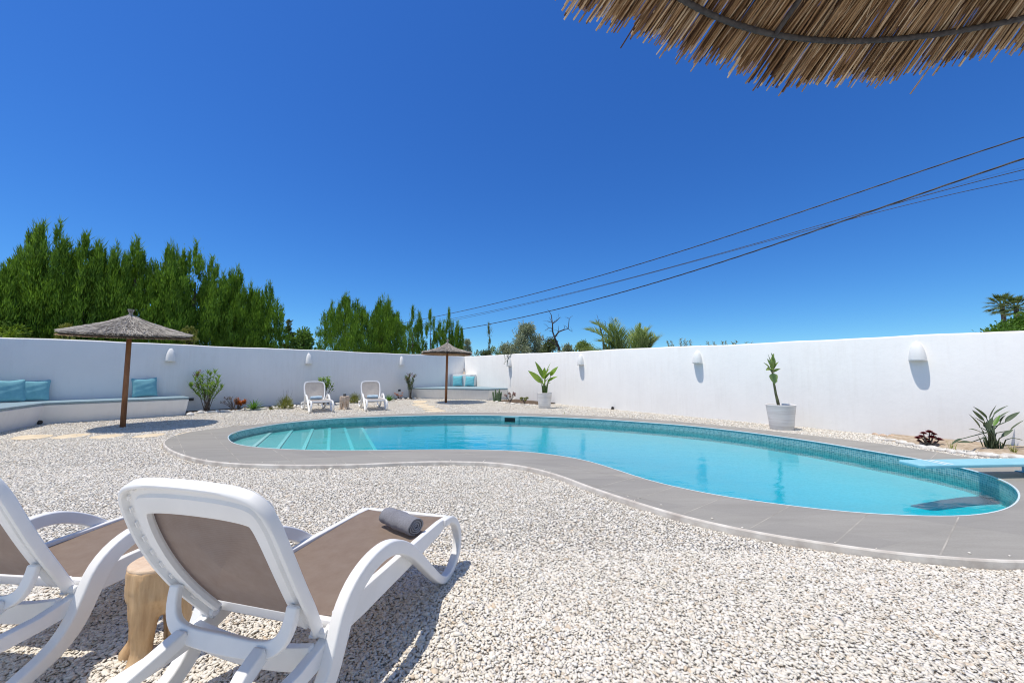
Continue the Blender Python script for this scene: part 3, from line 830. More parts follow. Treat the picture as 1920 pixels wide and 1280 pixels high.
# ------------------------------------------------------------------ stepping stones in the gravel
def flagstone(poly_px, label, grp):
    P = np.array([at(*p) for p in poly_px]); c = P.mean(0)
    Q = spline([tuple(p) for p in P], 22); Q = smooth_loop(Q, 1) + rng.normal(0, .012, Q.shape)
    flags.append(Q); n = len(Q)
    mb = MB(); mb.v = [(p[0] - c[0], p[1] - c[1], .012) for p in Q] + [(p[0] - c[0], p[1] - c[1], -.02) for p in Q]
    mb.f = [tuple(range(n)), tuple(n + i for i in range(n))[::-1]] + [(i, (i + 1) % n, n + (i + 1) % n, n + i) for i in range(n)]
    o = mb.build("stepping_stone", M['flag'], bevel=.006); o.location = (c[0], c[1], 0)
    tag(o, label, "stepping stone", grp)
gl = "sandstone stepping stones in the gravel"
def q4(x, y): return (x / 4.2675, 560 + y / 4.2675)
lst = [([q4(90, 1128), q4(150, 1100), q4(300, 1090), q4(430, 1092), q4(380, 1112), q4(220, 1130)], "sand coloured flat stone in gravel, leftmost of the row before the big parasol"),
       ([q4(400, 1122), q4(470, 1100), q4(600, 1083), q4(735, 1082), q4(660, 1104), q4(520, 1122)], "sand coloured flat stone, second from left of the row before the big parasol"),
       ([q4(705, 1115), q4(790, 1096), q4(900, 1087), q4(1000, 1090), q4(930, 1110), q4(800, 1124)], "sand coloured flat stone, third from left, just before the big parasol pole"),
       ([q4(1050, 1110), q4(1130, 1092), q4(1240, 1080), q4(1330, 1080), q4(1270, 1100), q4(1150, 1114)], "sand coloured flat stone right of the big parasol pole, under its shadow edge"),
       ([q4(1395, 1100), q4(1450, 1078), q4(1540, 1066), q4(1580, 1070), q4(1510, 1090), q4(1440, 1104)], "sand coloured flat stone touching the left tip of the pool paving")]
for pp, lb in lst: flagstone(pp, lb, gl)
def q6(x, y): return (740 + x / 5.3325, 560 + y / 5.3325)
lst2 = [([q6(180, 1030), q6(240, 1018), q6(320, 1022), q6(300, 1040), q6(215, 1048)], "sandstone flag farthest back on the path to the corner bench"),
        ([q6(170, 1062), q6(240, 1052), q6(330, 1054), q6(330, 1066), q6(230, 1074)], "sandstone flag, second from the back on the corner bench path"),
        ([q6(240, 1082), q6(300, 1072), q6(390, 1072), q6(400, 1086), q6(310, 1094)], "sandstone flag, middle one of the path to the corner bench"),
        ([q6(270, 1104), q6(340, 1096), q6(430, 1094), q6(450, 1106), q6(360, 1114)], "sandstone flag, second from the pool on the corner bench path"),
        ([q6(300, 1126), q6(370, 1116), q6(480, 1114), q6(505, 1126), q6(400, 1134)], "sandstone flag nearest the pool on the path to the corner bench")]
for pp, lb in lst2: flagstone(pp, lb, gl)

# ------------------------------------------------------------------ wall lamps
def wall_lamp(px, ytop, ybase, K, n, label, grp):
    """half dome plaster sconce, open underneath"""
    pb = onplane(px, ybase, K, n); pt = onplane(px, ytop, K, n)
    h = pt.z - pb.z
    zb = pb.z; r = .125; pr = .165
    d = Vector((-n.y, n.x, 0))
    root = empty("wall_lamp", (pb.x, pb.y, zb), math.atan2(n.y, n.x))
    tag(root, label, "wall lamp", grp)
    V = []; F = []; NA = 20; NZ = 14
    def rad(t): return (1 - t ** 2.1) ** .62
    for shell, inset in ((0, 0), (1, .012)):
        for j in range(NZ + 1):
            t = j / NZ; k = max(rad(t), .0)
            for i in range(NA + 1):
                a = -math.pi / 2 + math.pi * i / NA
                ca_, sa_ = abs(math.cos(a)) ** .72, math.copysign(abs(math.sin(a)) ** .72, math.sin(a))
                V.append(((pr * k - inset) * ca_ if k > .1 else pr * k * ca_ * .7, (r * k - (inset if k > .1 else 0)) * sa_, t * (h - inset)))
    W_ = NA + 1; S = (NZ + 1) * W_
    for sft, flip in ((0, 0), (S, 1)):
        for j in range(NZ):
            for i in range(NA):
                a = sft + j * W_ + i; q = (a, a + 1, a + W_ + 1, a + W_)
                F.append(q[::-1] if flip else q)
    for i in range(NA): F.append((i + 1, i, S + i, S + i + 1))
    mb = MB(); mb.v = [(x - .004, y, z) for x, y, z in V]; mb.f = F
    mb.build("lamp_shade", M['bench'], root, smooth=True)
    b = MB(); b.lathe([(0, .09), (.02, .085), (.028, .06), (.024, .03), (.016, .0), (0, 0)], (.05, 0, .07), 12)
    b.build("bulb", M['trim'], root, smooth=True)
    s = MB(); s.box((.03, 0, .175), (.06, .05, .03)); s.build("lamp_holder", M['darkgrey'], root)
    return root
gs = "half dome plaster lamps on the garden walls"
wall_lamp(319, 652, 677.5, KC, nL, "white half dome wall lamp between the big parasol and the oleander", gs)
wall_lamp(578, 661, 682.5, KC, nL, "white half dome wall lamp above the leafy plant behind the left far lounger", gs)
wall_lamp(752, 667, 685, KC, nL, "white half dome wall lamp above the far oleander near the corner parasol", gs)
wall_lamp(956.5, 667.5, 686.5, KC, nR, "white half dome wall lamp with a dry vine trailing over it", gs)
wall_lamp(1090, 663, 684, KC, nR, "white half dome wall lamp right of the banana plant pot", gs)
wall_lamp(1309, 656, 681, KC, nR, "white half dome wall lamp left of the tall thin potted plant", gs)
wall_lamp(1721, 639, 676.5, KC, nR, "largest looking white half dome wall lamp, rightmost on the sunlit wall", gs)
def onwall(px, py, K, n, off=0): return onplane(px, py, K, n) + n * off
def wallbox(px, py, K, n, w_, h_, label, mat='darkgrey'):
    p = onwall(px, py, K, n, .0)
    o = MB(); o.box((.012, 0, 0), (.04, w_, h_)); o.box((.036, 0, h_ * .1), (.012, w_ * .7, h_ * .35))
    ob = o.build("wall_socket", M[mat], bevel=.006); ob.location = p; ob.rotation_euler = (0, 0, math.atan2(n.y, n.x))
    tag(ob, label, "wall socket")
wallbox(355.5, 748.5, KC, nL, .20, .085, "dark grey socket box on the wall beside the long bench end")
wallbox(748.5, 731.5, KC, nL, .12, .09, "small dark socket box on the wall above the orange brown plant")

# ------------------------------------------------------------------ benches
def prism(P, z0, z1, name, mat, parent, inset=0.0, bevel=.02):
    """vertical prism of polygon P (list of (x,y)); bottom is inset towards the given per vertex offset"""
    mb = MB(); n = len(P)
    bot = inset if isinstance(inset, list) else [p for p in P]
    mb.v = [(p[0], p[1], z1) for p in P] + [(p[0], p[1], z0) for p in bot]
    mb.f = [tuple(range(n)), tuple(n + i for i in range(n))[::-1]] + [(i, n + i, n + (i + 1) % n, (i + 1) % n) for i in range(n)]
    o = mb.build(name, mat, parent, bevel=bevel, bseg=3)
    bm = bmesh.new(); bm.from_mesh(o.data); bmesh.ops.recalc_face_normals(bm, faces=bm.faces); bm.to_mesh(o.data); bm.free()
    return o
def v2(v): return (v.x, v.y)
# long bench on the left
zs = 0.525
Af = Vector((*at(347, 778.5), 0))
fe = isect(Af, dL, Bf, dS)          # front corner at the bend
def dist_line(p, K, n): return (p - K).dot(n)
dA = dist_line(Af, KC, nL); dB = dist_line(Bf, KC, nL)
depth = (dA + dB) / 2
print("bench depth", dA, dB, "walls", hL, hC, hR)
Aw = Af - nL * (dist_line(Af, KC, nL) - .004)
Bfb = Bf
end = Cf + dS * 3.0
endw = end - nS * (dist_line(end, KK, nS) - .004)
KKi = KK + nL * .004 + nS * .004
lb = empty("built_in_bench", (0, 0, 0)); tag(lb, "long white masonry bench with grey blue seat pad along the left wall", "bench")
botP = [v2(Aw), v2(Af), v2(Bf), v2(end), v2(endw), v2(KKi)]
ov = .10
Af_t = Af + nL * ov - dL * ov * .55; Bf_t = Bf + nL * ov + nS * ov * .9; end_t = end + nS * ov; Aw_t = Aw - dL * ov * .55
topP = [v2(Aw_t), v2(Af_t), v2(Bf_t), v2(end_t), v2(endw), v2(KKi)]
prism(topP, -.02, zs - .05, "bench_base", M['bench'], lb, botP, .03)
padP = [v2(Aw_t + nL * .03), v2(Af_t + nL * .012), v2(Bf_t + nL * .012), v2(end_t + nS * .012), v2(endw + nS * .03), v2(KKi + nL * .03 + nS * .03)]
prism(padP, zs - .047, zs + .012, "seat_pad", M['pad'], lb, .0, .022)
sp = MB(); sp.lathe([(0, 0), (.05, 0), (.055, .012), (.03, .02), (0, .02)], (0, 0, 0), 16)
q = Bf + (nL + nS).normalized() * .035
o = MB()
o.tube([q + Vector((0, 0, .06)), q + (nL + nS).normalized() * .05 + Vector((0, 0, .062))], [.05, .045], 16); o = o.build("floor_spotlight", M['black'], bevel=.004)
tag(o, "black round spotlight at the foot of the long bench corner", "spotlight")
# corner bench at the far end
def wpt(px, py, z): return Vector((*at(px, py, z), 0))
c1 = Vector((*at(791, 747.5), 0)); c2 = Vector((*at(872, 748.0), 0)); c3 = Vector((*at(917, 750), 0))
cb = empty("built_in_bench", (0, 0, 0)); tag(cb, "small white corner bench with grey blue pad under the far parasol", "bench")
c1w = c1 - nL * (dist_line(c1, KC, nL) - .004)
c3 = wpt(916, 750, 0)
c3w = c3 - nR * (dist_line(c3, KC, nR) - .004)
KCi = KC + nL * .004 + nR * .004
c2 = wpt(868, 748.6, 0)
bot = [v2(c1w), v2(c1), v2(c2), v2(c3), v2(c3w), v2(KCi)]
mid = (c1 + c3) / 2; 
t1 = c1 + dL * .14 + nL * .06; t1w = c1w + dL * .14; t3 = c3 + dR * .14 + nR * .06; t3w = c3w + dR * .14; t2 = c2 + Vector((0, -.08, 0))
zs2 = .50
prism([v2(t1w), v2(t1), v2(t2), v2(t3), v2(t3w), v2(KCi)], -.02, zs2 - .05, "bench_base", M['bench'], cb, bot, .03)
prism([v2(t1w + nL * .02), v2(t1 + nL * .015), v2(t2 + Vector((0, -.015, 0))), v2(t3 + nR * .015), v2(t3w + nR * .02), v2(KCi + (nL + nR) * .02)], zs2 - .047, zs2 + .012, "seat_pad", M['pad'], cb, .0, .02)
# plinth behind the cushions
pA = onwall(845, 735, KC, nL); pB = onwall(893, 735, KC, nR)
pA.z = pB.z = 0
a2 = pA + nL * .35; b2 = pB + nR * .35
prism([v2(pA + nL * .006), v2(a2), v2(b2), v2(pB + nR * .006), v2(KCi + (nL + nR) * .004)], zs2 + .015, 1.12, "corner_shelf", M['bench'], cb, .0, .03)
print("plinth", pA, a2, b2, pB, KC)

def cushion(loc, yaw, lean, label, mat, size=.44, grp="turquoise cushions on the benches"):
    n = 14; V = []; F = []
    for s in (1, -1):
        for j in range(n + 1):
            for i in range(n + 1):
                u = i / n * 2 - 1; v = j / n * 2 - 1
                pin = 1 - .10 * (1 - abs(u) ** 2.5) * abs(v) ** 6 - 0; pin2 = 1 - .10 * (1 - abs(v) ** 2.5) * abs(u) ** 6
                th = .075 * max(0, (1 - abs(u) ** 3.2) * (1 - abs(v) ** 3.2)) ** .6
                th += .006 * math.sin(7 * u + 3 * v + loc[0]) * (1 - abs(u)) + .005 * math.sin(11 * v - 4 * u + loc[1]) * (1 - abs(v))
                sag = -.02 * (v > 0) * (1 - abs(u)) * v
                V.append((size / 2 * u * pin2 , s * th, size / 2 * v * pin + sag + size / 2))
    W_ = n + 1
    for sft, fl in ((0, 0), (W_ * W_, 1)):
        for j in range(n):
            for i in range(n):
                a = sft + j * W_ + i; q = (a, a + 1, a + W_ + 1, a + W_); F.append(q if fl else q[::-1])
    mb = MB(); mb.v = V; mb.f = F
    o = mb.build("cushion", M[mat], smooth=True)
    bm = bmesh.new(); bm.from_mesh(o.data); bmesh.ops.remove_doubles(bm, verts=bm.verts, dist=.0015); bmesh.ops.recalc_face_normals(bm, faces=bm.faces); bm.to_mesh(o.data); bm.free()
    m = o.modifiers.new("s", 'SUBSURF'); m.levels = 1; m.render_levels = 1
    o.location = loc
    o.rotation_euler = Matrix.Rotation(yaw, 3, 'Z').to_4x4().to_3x3().to_euler()
    o.rotation_euler = (Matrix.Rotation(yaw, 3, 'Z') @ Matrix.Rotation(lean, 3, 'X') @ Matrix.Rotation(random.uniform(-.06, .06), 3, 'Y')).to_euler()
    tag(o, label, "cushion", grp)
yawL = math.atan2(nL.y, nL.x) + math.pi / 2     # local -Y faces the yard
def cush_on(px, K, n, zseat, off, **kw):
    d = Vector(ray(px, 700)); d.z = 0
    P0 = K + n * off
    t = P0.dot(n) / d.dot(n); p = d * t
    return (p.x, p.y, zseat)
yaw = math.atan2(nL.y, nL.x) + math.pi / 2
cushion(cush_on(275, KC, nL, zs + .012, .23), yaw, .20 * -1, "turquoise square cushion alone on the long bench right of the big parasol pole", 'teal', .58)
cushion(cush_on(66, KC, nL, zs + .012, .23), yaw, -.20, "turquoise square cushion on the long bench, right one of the left pair", 'teal', .56)
cushion(cush_on(20, KC, nL, zs + .012, .36), yaw + .25, -.25, "turquoise square cushion on the long bench, left one of the left pair", 'teal', .58)
yb = math.atan2(b2.y - a2.y, b2.x - a2.x)
fc = (a2 + b2) / 2
nrmF = Vector((math.sin(yb), -math.cos(yb), 0))
e_ = (b2 - a2).normalized()
def cpos(px):
    d = Vector(ray(px, 700)); d.z = 0
    P0 = fc + nrmF * .12; t = P0.dot(nrmF) / d.dot(nrmF); p = d * t
    return (p.x, p.y, zs2 + .012)
cushion(cpos(858), yb + .03, -.16, "light turquoise cushion on the far corner bench, left of the pair", 'aqua', .56)
cushion(cpos(880), yb - .05, -.20, "light turquoise cushion on the far corner bench, right of the pair", 'aqua', .54)

# ------------------------------------------------------------------ parasols
def thatch_parasol(name, h_edge, Rr, h_apex, concave, label, lean=(0, 0)):
    root = empty(name)
    tag(root, label, "parasol")
    def zc(r):          # canopy height at radius r
        t = r / Rr
        return h_edge + (h_apex - h_edge) * ((1 - t) ** 6 * concave + (1 - t) * (1 - concave))
    # blades as thin triangular prisms
    def blades(N, r0, r1, seed, lift, wmin, wmax, Lmin, Lmax, stick):
        g = np.random.default_rng(seed); V = []; F = []
        for _ in range(N):
            r = math.sqrt(g.uniform((r0 / Rr) ** 2, (r1 / Rr) ** 2)) * Rr
            a = g.uniform(0, 2 * math.pi); L = g.uniform(Lmin, Lmax); w_ = g.uniform(wmin, wmax)
            ra = max(0.015, r - L / 2); rb = min(Rr * g.uniform(.985, 1.03), r + L / 2)
            sk = g.normal(0, .28)
            za = zc(ra) + lift + g.uniform(-.008, .01); zb_ = zc(min(rb, Rr)) + lift + g.uniform(-.012, stick)
            A = Vector((ra * math.cos(a), ra * math.sin(a), za)); B_ = Vector((rb * math.cos(a + sk * L / max(r, .2)), rb * math.sin(a + sk * L / max(r, .2)), zb_))
            d = (B_ - A).normalized(); s = d.cross(Vector((0, 0, 1))).normalized() * w_; u = Vector((0, 0, w_ * .8))
            n = len(V); V += [tuple(A - s), tuple(A + s), tuple(A + u), tuple(B_ - s * .5), tuple(B_ + s * .5), tuple(B_ + u * .5)]
            F += [(n, n + 1, n + 4, n + 3), (n + 1, n + 2, n + 5, n + 4), (n + 2, n, n + 3, n + 5)]
        return V, F
    V, F = blades(4200, .03, Rr, 3, .022, .005, .011, .16, .34, .045)
    mb = MB(); mb.v = V; mb.f = F
    # solid lining under the straw
    mb2 = MB(); mb2.lathe([(Rr * t, zc(Rr * t) - .004) for t in np.linspace(.005, .985, 14)], n=40)
    mb.add(mb2.v, mb2.f)
    # tuft
    for i in range(160):
        a = random.uniform(0, 6.28); s0 = .045; tp = random.uniform(.0, .05)
        mb.tube([(s0 * math.cos(a), s0 * math.sin(a), h_apex - .03), (s0 * .6 * math.cos(a), s0 * .6 * math.sin(a), h_apex + .05), (tp * 1.3 * math.cos(a), tp * 1.3 * math.sin(a), h_apex + random.uniform(.09, .15))], .004, 3)
    mb.build("canopy", M['thatch'], root)
    # tan fringe and lining below the edge
    V, F = blades(2600, Rr * .8, Rr * .99, 5, -.035, .004, .008, .18, .34, -.012)
    m3 = MB(); m3.v = V; m3.f = F; m3.build("fringe", M['thatch_edge'], root)
    hp = MB()
    hp.tube([((Rr - .05) * math.cos(a), (Rr - .05) * math.sin(a), h_edge - .03) for a in np.linspace(0, 2 * math.pi, 49)], .011, 6)
    hp.build("hoop", M['wrap'], root, smooth=True)
    for k in range(8):
        a = k * math.pi / 4 + .2
        rb = MB(); rb.tube([(.05 * math.cos(a), .05 * math.sin(a), zc(.05) - .04), ((Rr - .05) * math.cos(a), (Rr - .05) * math.sin(a), h_edge - .03)], .010, 6); rb.build("rib", M['pole'], root)
    pl = MB(); pl.tube([(0, 0, -.1), (0, 0, h_edge * .5), (0, 0, h_apex - .02)], [.052, .05, .045], 14); pl.build("pole", M['pole'], root, smooth=True)
    return root
p1 = at(230, 801); p2 = at(836, 755)
P1 = thatch_parasol("straw_parasol", 2.14, 1.13, 2.60, .22, "large grey thatched parasol on brown pole before the long left bench")
P1.location = (p1[0], p1[1], 0); 
def tilt_canopy(root, h, rx, ry):
    T_ = Matrix.Translation((0, 0, h)) @ Matrix.Rotation(R(rx), 4, 'X') @ Matrix.Rotation(R(ry), 4, 'Y') @ Matrix.Translation((0, 0, -h))
    for ch in [x for x in bpy.data.objects if x.parent == root and not x.name.startswith("pole")]:
        ch.matrix_local = T_
tilt_canopy(P1, 2.4, 4.5, 3.5)
P2 = thatch_parasol("straw_parasol", 2.00, 1.02, 2.46, .40, "smaller grey thatched parasol with pointed top by the far corner bench")
P2.location = (p2[0], p2[1], 0); P2.rotation_euler = (R(0), R(1.0), .7)

# near parasol overhead (its rim hangs into the top right of the view)
def near_parasol():
    sc_ = CAM_H / 1.15
    cx, cy, Rr, ze = 1.195, -.165, 1.60, 2.44
    slope = .37
    root = empty("reed_parasol", (cx, cy, 0))
    tag(root, "golden brown reed parasol overhead with a dark wrapped hoop", "parasol")
    g = np.random.default_rng(11); V = []; F = []
    def zz(r): return ze + (Rr - r) * slope
    def reed(a, ra, rb, za, zb_, w_, sk, nseg=6):
        A = Vector((ra * math.cos(a), ra * math.sin(a), za)); B_ = Vector((rb * math.cos(a + sk), rb * math.sin(a + sk), zb_))
        mid_ = (A + B_) / 2 + Vector((g.normal(0, .009), g.normal(0, .009), g.normal(0, .009)))
        d = (B_ - A).normalized(); s = d.cross(Vector((0, 0, 1))).normalized(); u = s.cross(d)
        n = len(V)
        for P_, k in ((A, 1), (mid_, 1), (B_, .9)):
            for i in range(5):
                th = 2 * math.pi * i / 5
                V.append(tuple(P_ + s * w_ * k * math.cos(th) + u * w_ * k * math.sin(th)))
        for j in range(2):
            for i in range(5):
                F.append((n + j * 5 + i, n + j * 5 + (i + 1) % 5, n + (j + 1) * 5 + (i + 1) % 5, n + (j + 1) * 5 + i))
        F.append(tuple(n + 10 + i for i in range(5)))
    # outline unevenness
    def edge(a): return Rr + .018 * math.sin(9 * a) + .014 * math.sin(23 * a + 1) + g.normal(0, .017)
    for layer, (N, r0, lo, hi, w0, w1) in enumerate(((3000, .75, -.012, .004, .0020, .0037), (3200, .75, .004, .024, .0020, .0040), (1800, .35, .01, .03, .003, .006), (700, .05, .01, .03, .003, .006))):
        for _ in range(N):
            a = g.uniform(0, 2 * math.pi)
            if layer < 2: ra = g.uniform(.70, .95); rb = edge(a) - (g.uniform(0, .05) if g.random() < .3 else 0)
            elif layer == 2: ra = .35 + g.uniform(-.1, .1); rb = 1.15 + g.uniform(-.1, .1)
            else: ra = .03; rb = .6
            dz = g.uniform(lo, hi)
            reed(a, ra, rb, zz(ra) + dz, zz(rb) + dz + g.normal(0, .006), g.uniform(w0, w1), g.normal(0, .022))
    # thin broken strands
    for _ in range(700):
        a = g.uniform(0, 2 * math.pi); r0 = g.uniform(1.0, 1.36)
        reed(a, r0, r0 + g.uniform(.08, .2), zz(r0) - .008, zz(r0 + .15) - .012, .0012, g.normal(0, .03))
    mb = MB(); mb.v = V; mb.f = F
    mb.build("canopy", M['reed'], root)
    rr = Rr - .135
    hp = MB()
    pts = []; rads = []
    NN = 720
    for i in range(NN + 1):
        a = 2 * math.pi * i / NN
        pts.append((rr * math.cos(a), rr * math.sin(a), zz(rr) - .022)); rads.append(.0080 if i % 2 else .0100)
    hp.tube(pts, rads, 8); hp.build("hoop", M['wrap'], root, smooth=True)
    for k in range(8):
        a = math.radians(101) + k * math.pi / 4
        rb = MB(); n_ = 120
        rb.tube([((.06 + (rr - .06) * t) * math.cos(a), (.06 + (rr - .06) * t) * math.sin(a), zz(.06 + (rr - .06) * t) - .024) for t in np.linspace(0, 1, n_)], [.0075 if i % 2 else .009 for i in range(n_)], 8)
        rb.build("rib", M['wrap'], root, smooth=True)
    pl = MB(); pl.tube([(0, 0, -.1), (0, 0, 1.5), (0, 0, zz(0) - .02)], [.045, .045, .04], 14); pl.build("pole", M['pole'], root, smooth=True)
near_parasol()

# ------------------------------------------------------------------ sun loungers (local x towards the foot end, z up)
LB, LA = 0.72, R(61.6)
def back_pt(s, y, h):
    """point on the backrest: s metres up from the hinge, y lateral, h towards the sitter"""
    t = s / LB
    bow = -.030 * math.sin(math.pi * min(1, max(0, t))) - .02 * max(0, t - .8)
    dx, dz = -math.cos(LA), math.sin(LA)
    nx, nz = math.sin(LA), math.cos(LA)
    return (dx * s + nx * (h + bow), y, .298 + dz * s + nz * (h + bow))
def back_outline(N=112):
    """rounded barrel outline, (s, y)"""
    half = [(0.0, .0), (0.0, .20), (0.004, .245), (.02, .265), (.08, .283), (.20, .312), (.36, .330), (.50, .333), (.60, .325), (.66, .308), (.70, .275), (.722, .215), (.732, .12), (.735, .0)]
    pts = half + [(s, -y) for s, y in half[-2:0:-1]]
    return spline(pts, N, True)
def make_lounger(name="sun_lounger"):
    root = empty(name)
    O = back_outline(); N = len(O)
    def inset(d):
        P = smooth_loop(offset_loop(O, -d), int(d * 40))
        if d > .045: P[:, 0] *= 1 - .05 * (d - .045) / .05
        return P
    prof = [(.096, .002), (.094, .010), (.044, .013), (.030, .019), (.010, .020), (.001, .012), (0, -.014), (.003, -.022), (.008, -.025), (.013, -.025), (.017, -.022), (.0195, -.002), (.050, -.002), (.054, -.012), (.086, -.015), (.094, -.012), (.096, .002)]
    mb = MB()
    loops = {}
    for d, h in prof:
        if d not in loops: loops[d] = inset(d)
        for s, y in loops[d]: mb.v.append(back_pt(s, y, h))
    for k in range(len(prof) - 1):
        for i in range(N):
            j = (i + 1) % N
            if O[i][0] < .03 and abs(O[i][1]) < .235: continue
            mb.f.append((k * N + i, k * N + j, (k + 1) * N + j, (k + 1) * N + i))
    # little moulded slots in the recess
    L2 = inset(.027)
    for i in range(8, N - 6, 3):
        if L2[i][0] < .12: continue
        a, b = L2[i], L2[(i + 1) % N]
        p = Vector(back_pt(*a, -.006)); q = Vector(back_pt(*b, -.006))
        mb.bar([p, q], (math.sin(LA), 0, math.cos(LA)), .010, .007)
    fr = mb.build("backrest_frame", M['resin'], root, smooth=True)
    bm = bmesh.new(); bm.from_mesh(fr.data); bmesh.ops.recalc_face_normals(bm, faces=bm.faces); bm.to_mesh(fr.data); bm.free()
    m = fr.modifiers.new("e", 'EDGE_SPLIT'); m.split_angle = R(38)
    # backrest sling
    I = inset(.040); mb = MB(); rings = 14; c = I.mean(0)
    for k in range(rings + 1):
        f = 1 - k / rings
        for s, y in I:
            s = max(s, .085)
            ss, yy = c[0] + (s - c[0]) * f, c[1] + (y - c[1]) * f
            mb.v.append(back_pt(ss, yy, .0175 - .022 * max(0, (.72 - f) / .72) ** 1.5))
    for k in range(rings):
        for i in range(N):
            j = (i + 1) % N; mb.f.append((k * N + i, k * N + j, (k + 1) * N + j, (k + 1) * N + i))
    mb.build("backrest_sling", M['sling'], root, smooth=True)
    # side frames with arms: one swept shape each side
    path = [(-.68, .21), (-.715, .16), (-.69, .085), (-.60, .035), (-.45, .03), (-.30, .045), (-.19, .078), (-.10, .125), (-.04, .195), (0.0, .285), (.04, .375), (.10, .440), (.19, .480), (.30, .488), (.41, .455), (.54, .375), (.70, .235), (.84, .11), (.92, .05), (.985, .022), (1.06, .026), (1.14, .065), (1.195, .135), (1.205, .21), (1.17, .285), (1.10, .335), (1.00, .348)]
    hts = np.interp(np.linspace(0, 1, 90), [0, .18, .30, .38, .47, .55, .70, .78, .85, 1], [.05, .045, .075, .085, .07, .062, .052, .042, .04, .045])
    P = spline(path, 90, False)
    for sgn in (1, -1):
        mb = MB()
        n = len(P); y0 = sgn * .322
        # lateral position: arms flare out a little, foot loop runs back to the rail
        ys = [sgn * (.318 + .014 * math.exp(-((x - .35) / .35) ** 2) - (.022 * max(0, (i / n - .86) / .14))) for i, (x, z) in enumerate(P)]
        mb.bar([(x, y, z) for (x, z), y in zip(P, ys)], (0, 1, 0), .052, list(hts))
        mb.build("side_frame", M['resin'], root, bevel=.010, bseg=3)
        rl = MB()
        yr = sgn * .289
        rl.bar([(.03, yr, .318), (.2, yr, .320), (.6, yr, .326), (.95, yr, .336), (1.04, yr, .340), (1.10, yr, .325)], (0, 1, 0), .034, [.10, .11, .10, .075, .05, .035])
        rl.bar([(.06, yr - sgn * .004, .30), (-.03, yr - sgn * .004, .262), (-.15, yr - sgn * .004, .245), (-.45, yr - sgn * .004, .238), (-.68, yr - sgn * .004, .225)], (0, 1, 0), .040, [.09, .075, .060, .058, .05])
        # lip along the outside of the rail, where the arm crosses
        rl.build("rail", M['resin'], root, bevel=.006)
        k = MB(); k.tube([back_pt(.03, sgn * .235, -.005), back_pt(.03, sgn * .30, -.005)], .016, 12); k.build("hinge", M['resin'], root, bevel=.002)
    # seat sling
    mb = MB(); nx, ny = 24, 12
    for i in range(nx + 1):
        x = .035 + (1.075 - .035) * i / nx
        for j in range(ny + 1):
            y = (j / ny * 2 - 1); zt = np.interp(x, [0, .2, .6, .95, 1.04, 1.10], [.348, .352, .362, .368, .364, .352])
            mb.v.append((x, y * .274, zt - .013 * (1 - y * y)))
    for i in range(nx):
        for j in range(ny):
            a = i * (ny + 1) + j; mb.f.append((a, a + ny + 1, a + ny + 2, a + 1))
    mb.build("seat_sling", M['sling'], root, smooth=True)
    # crossbars
    def cross(name, x, z, hw, w_, h, sag):
        mb = MB(); mb.bar([(x + .0 * abs(t), t * hw, z - sag * (1 - t * t)) for t in np.linspace(-1, 1, 17)], (1, 0, 0), w_, h); mb.build(name, M['resin'], root, bevel=.005)
    cross("crossbar", -.07, .265, .28, .03, .085, .03)
    cross("crossbar", .58, .300, .28, .035, .05, .0)
    cross("foot_bar", 1.085, .338, .285, .035, .045, .0)
    cross("crossbar", -.66, .225, .28, .04, .05, .0)
    cross("seat_back_bar", .03, .322, .28, .03, .04, .0)
    # adjustable prop: band and two legs
    mb = MB()
    attach = .245
    a0 = Vector(back_pt(attach, .262, -.02))
    band_ = []
    for t in np.linspace(-1, 1, 33):
        u = abs(t)
        y = .285 * t
        k = u ** 3.6
        x = -.185 + (a0.x + .185) * k; z = .340 + (a0.z - .340) * k
        band_.append((x, math.copysign(.268 * math.sin(math.pi / 2 * u) ** .92, t), z))
    mb.bar(band_, (1, 0, -.25), .026, [.046 + .018 * (1 - abs(t_)) for t_ in np.linspace(-1, 1, 33)])
    mb.build("prop_band", M['resin'], root, bevel=.008, bseg=3)
    for sgn in (1, -1):
        lg = MB()
        lg.bar([(-.19, sgn * .175, .345), (-.27, sgn * .185, .315), (-.36, sgn * .21, .275), (-.45, sgn * .235, .235), (-.50, sgn * .245, .215)], (0, 1, 0), [.050, .048, .046, .046, .05], [.05, .05, .04, .04, .05])
        lg.build("prop_leg", M['resin'], root, bevel=.008, bseg=3)
    return root
LG = "white loungers with taupe slings"
near_pose = [(-.975, 1.631, 1.319), (-2.253, 1.88, 1.478)]
L1 = make_lounger()
L1.location = (near_pose[0][0], near_pose[0][1], 0); L1.rotation_euler = (0, 0, near_pose[0][2])
tag(L1, "near white lounger seen whole from behind, with a rolled grey towel on it", "sun lounger", LG)
L2_ = copy_tree(L1); L2_.location = (near_pose[1][0], near_pose[1][1], 0); L2_.rotation_euler = (0, 0, near_pose[1][2])
tag(L2_, "near white lounger cut by the left edge of the photo, no towel", "sun lounger", LG)
fl1 = at(591, 768); fl2 = at(696, 765)
L3 = copy_tree(L1); L3.location = (fl1[0], fl1[1], 0); L3.rotation_euler = (0, 0, R(-54))
tag(L3, "far white lounger in front of the wall, left of the far wooden stool", "sun lounger", LG)
L4 = copy_tree(L1); L4.location = (fl2[0], fl2[1], 0); L4.rotation_euler = (0, 0, R(-62))
tag(L4, "far white lounger in front of the wall, right of the far wooden stool", "sun lounger", LG)

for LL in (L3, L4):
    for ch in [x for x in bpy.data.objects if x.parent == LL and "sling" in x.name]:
        ch.data = ch.data.copy(); ch.data.materials[0] = M['sling_pale']
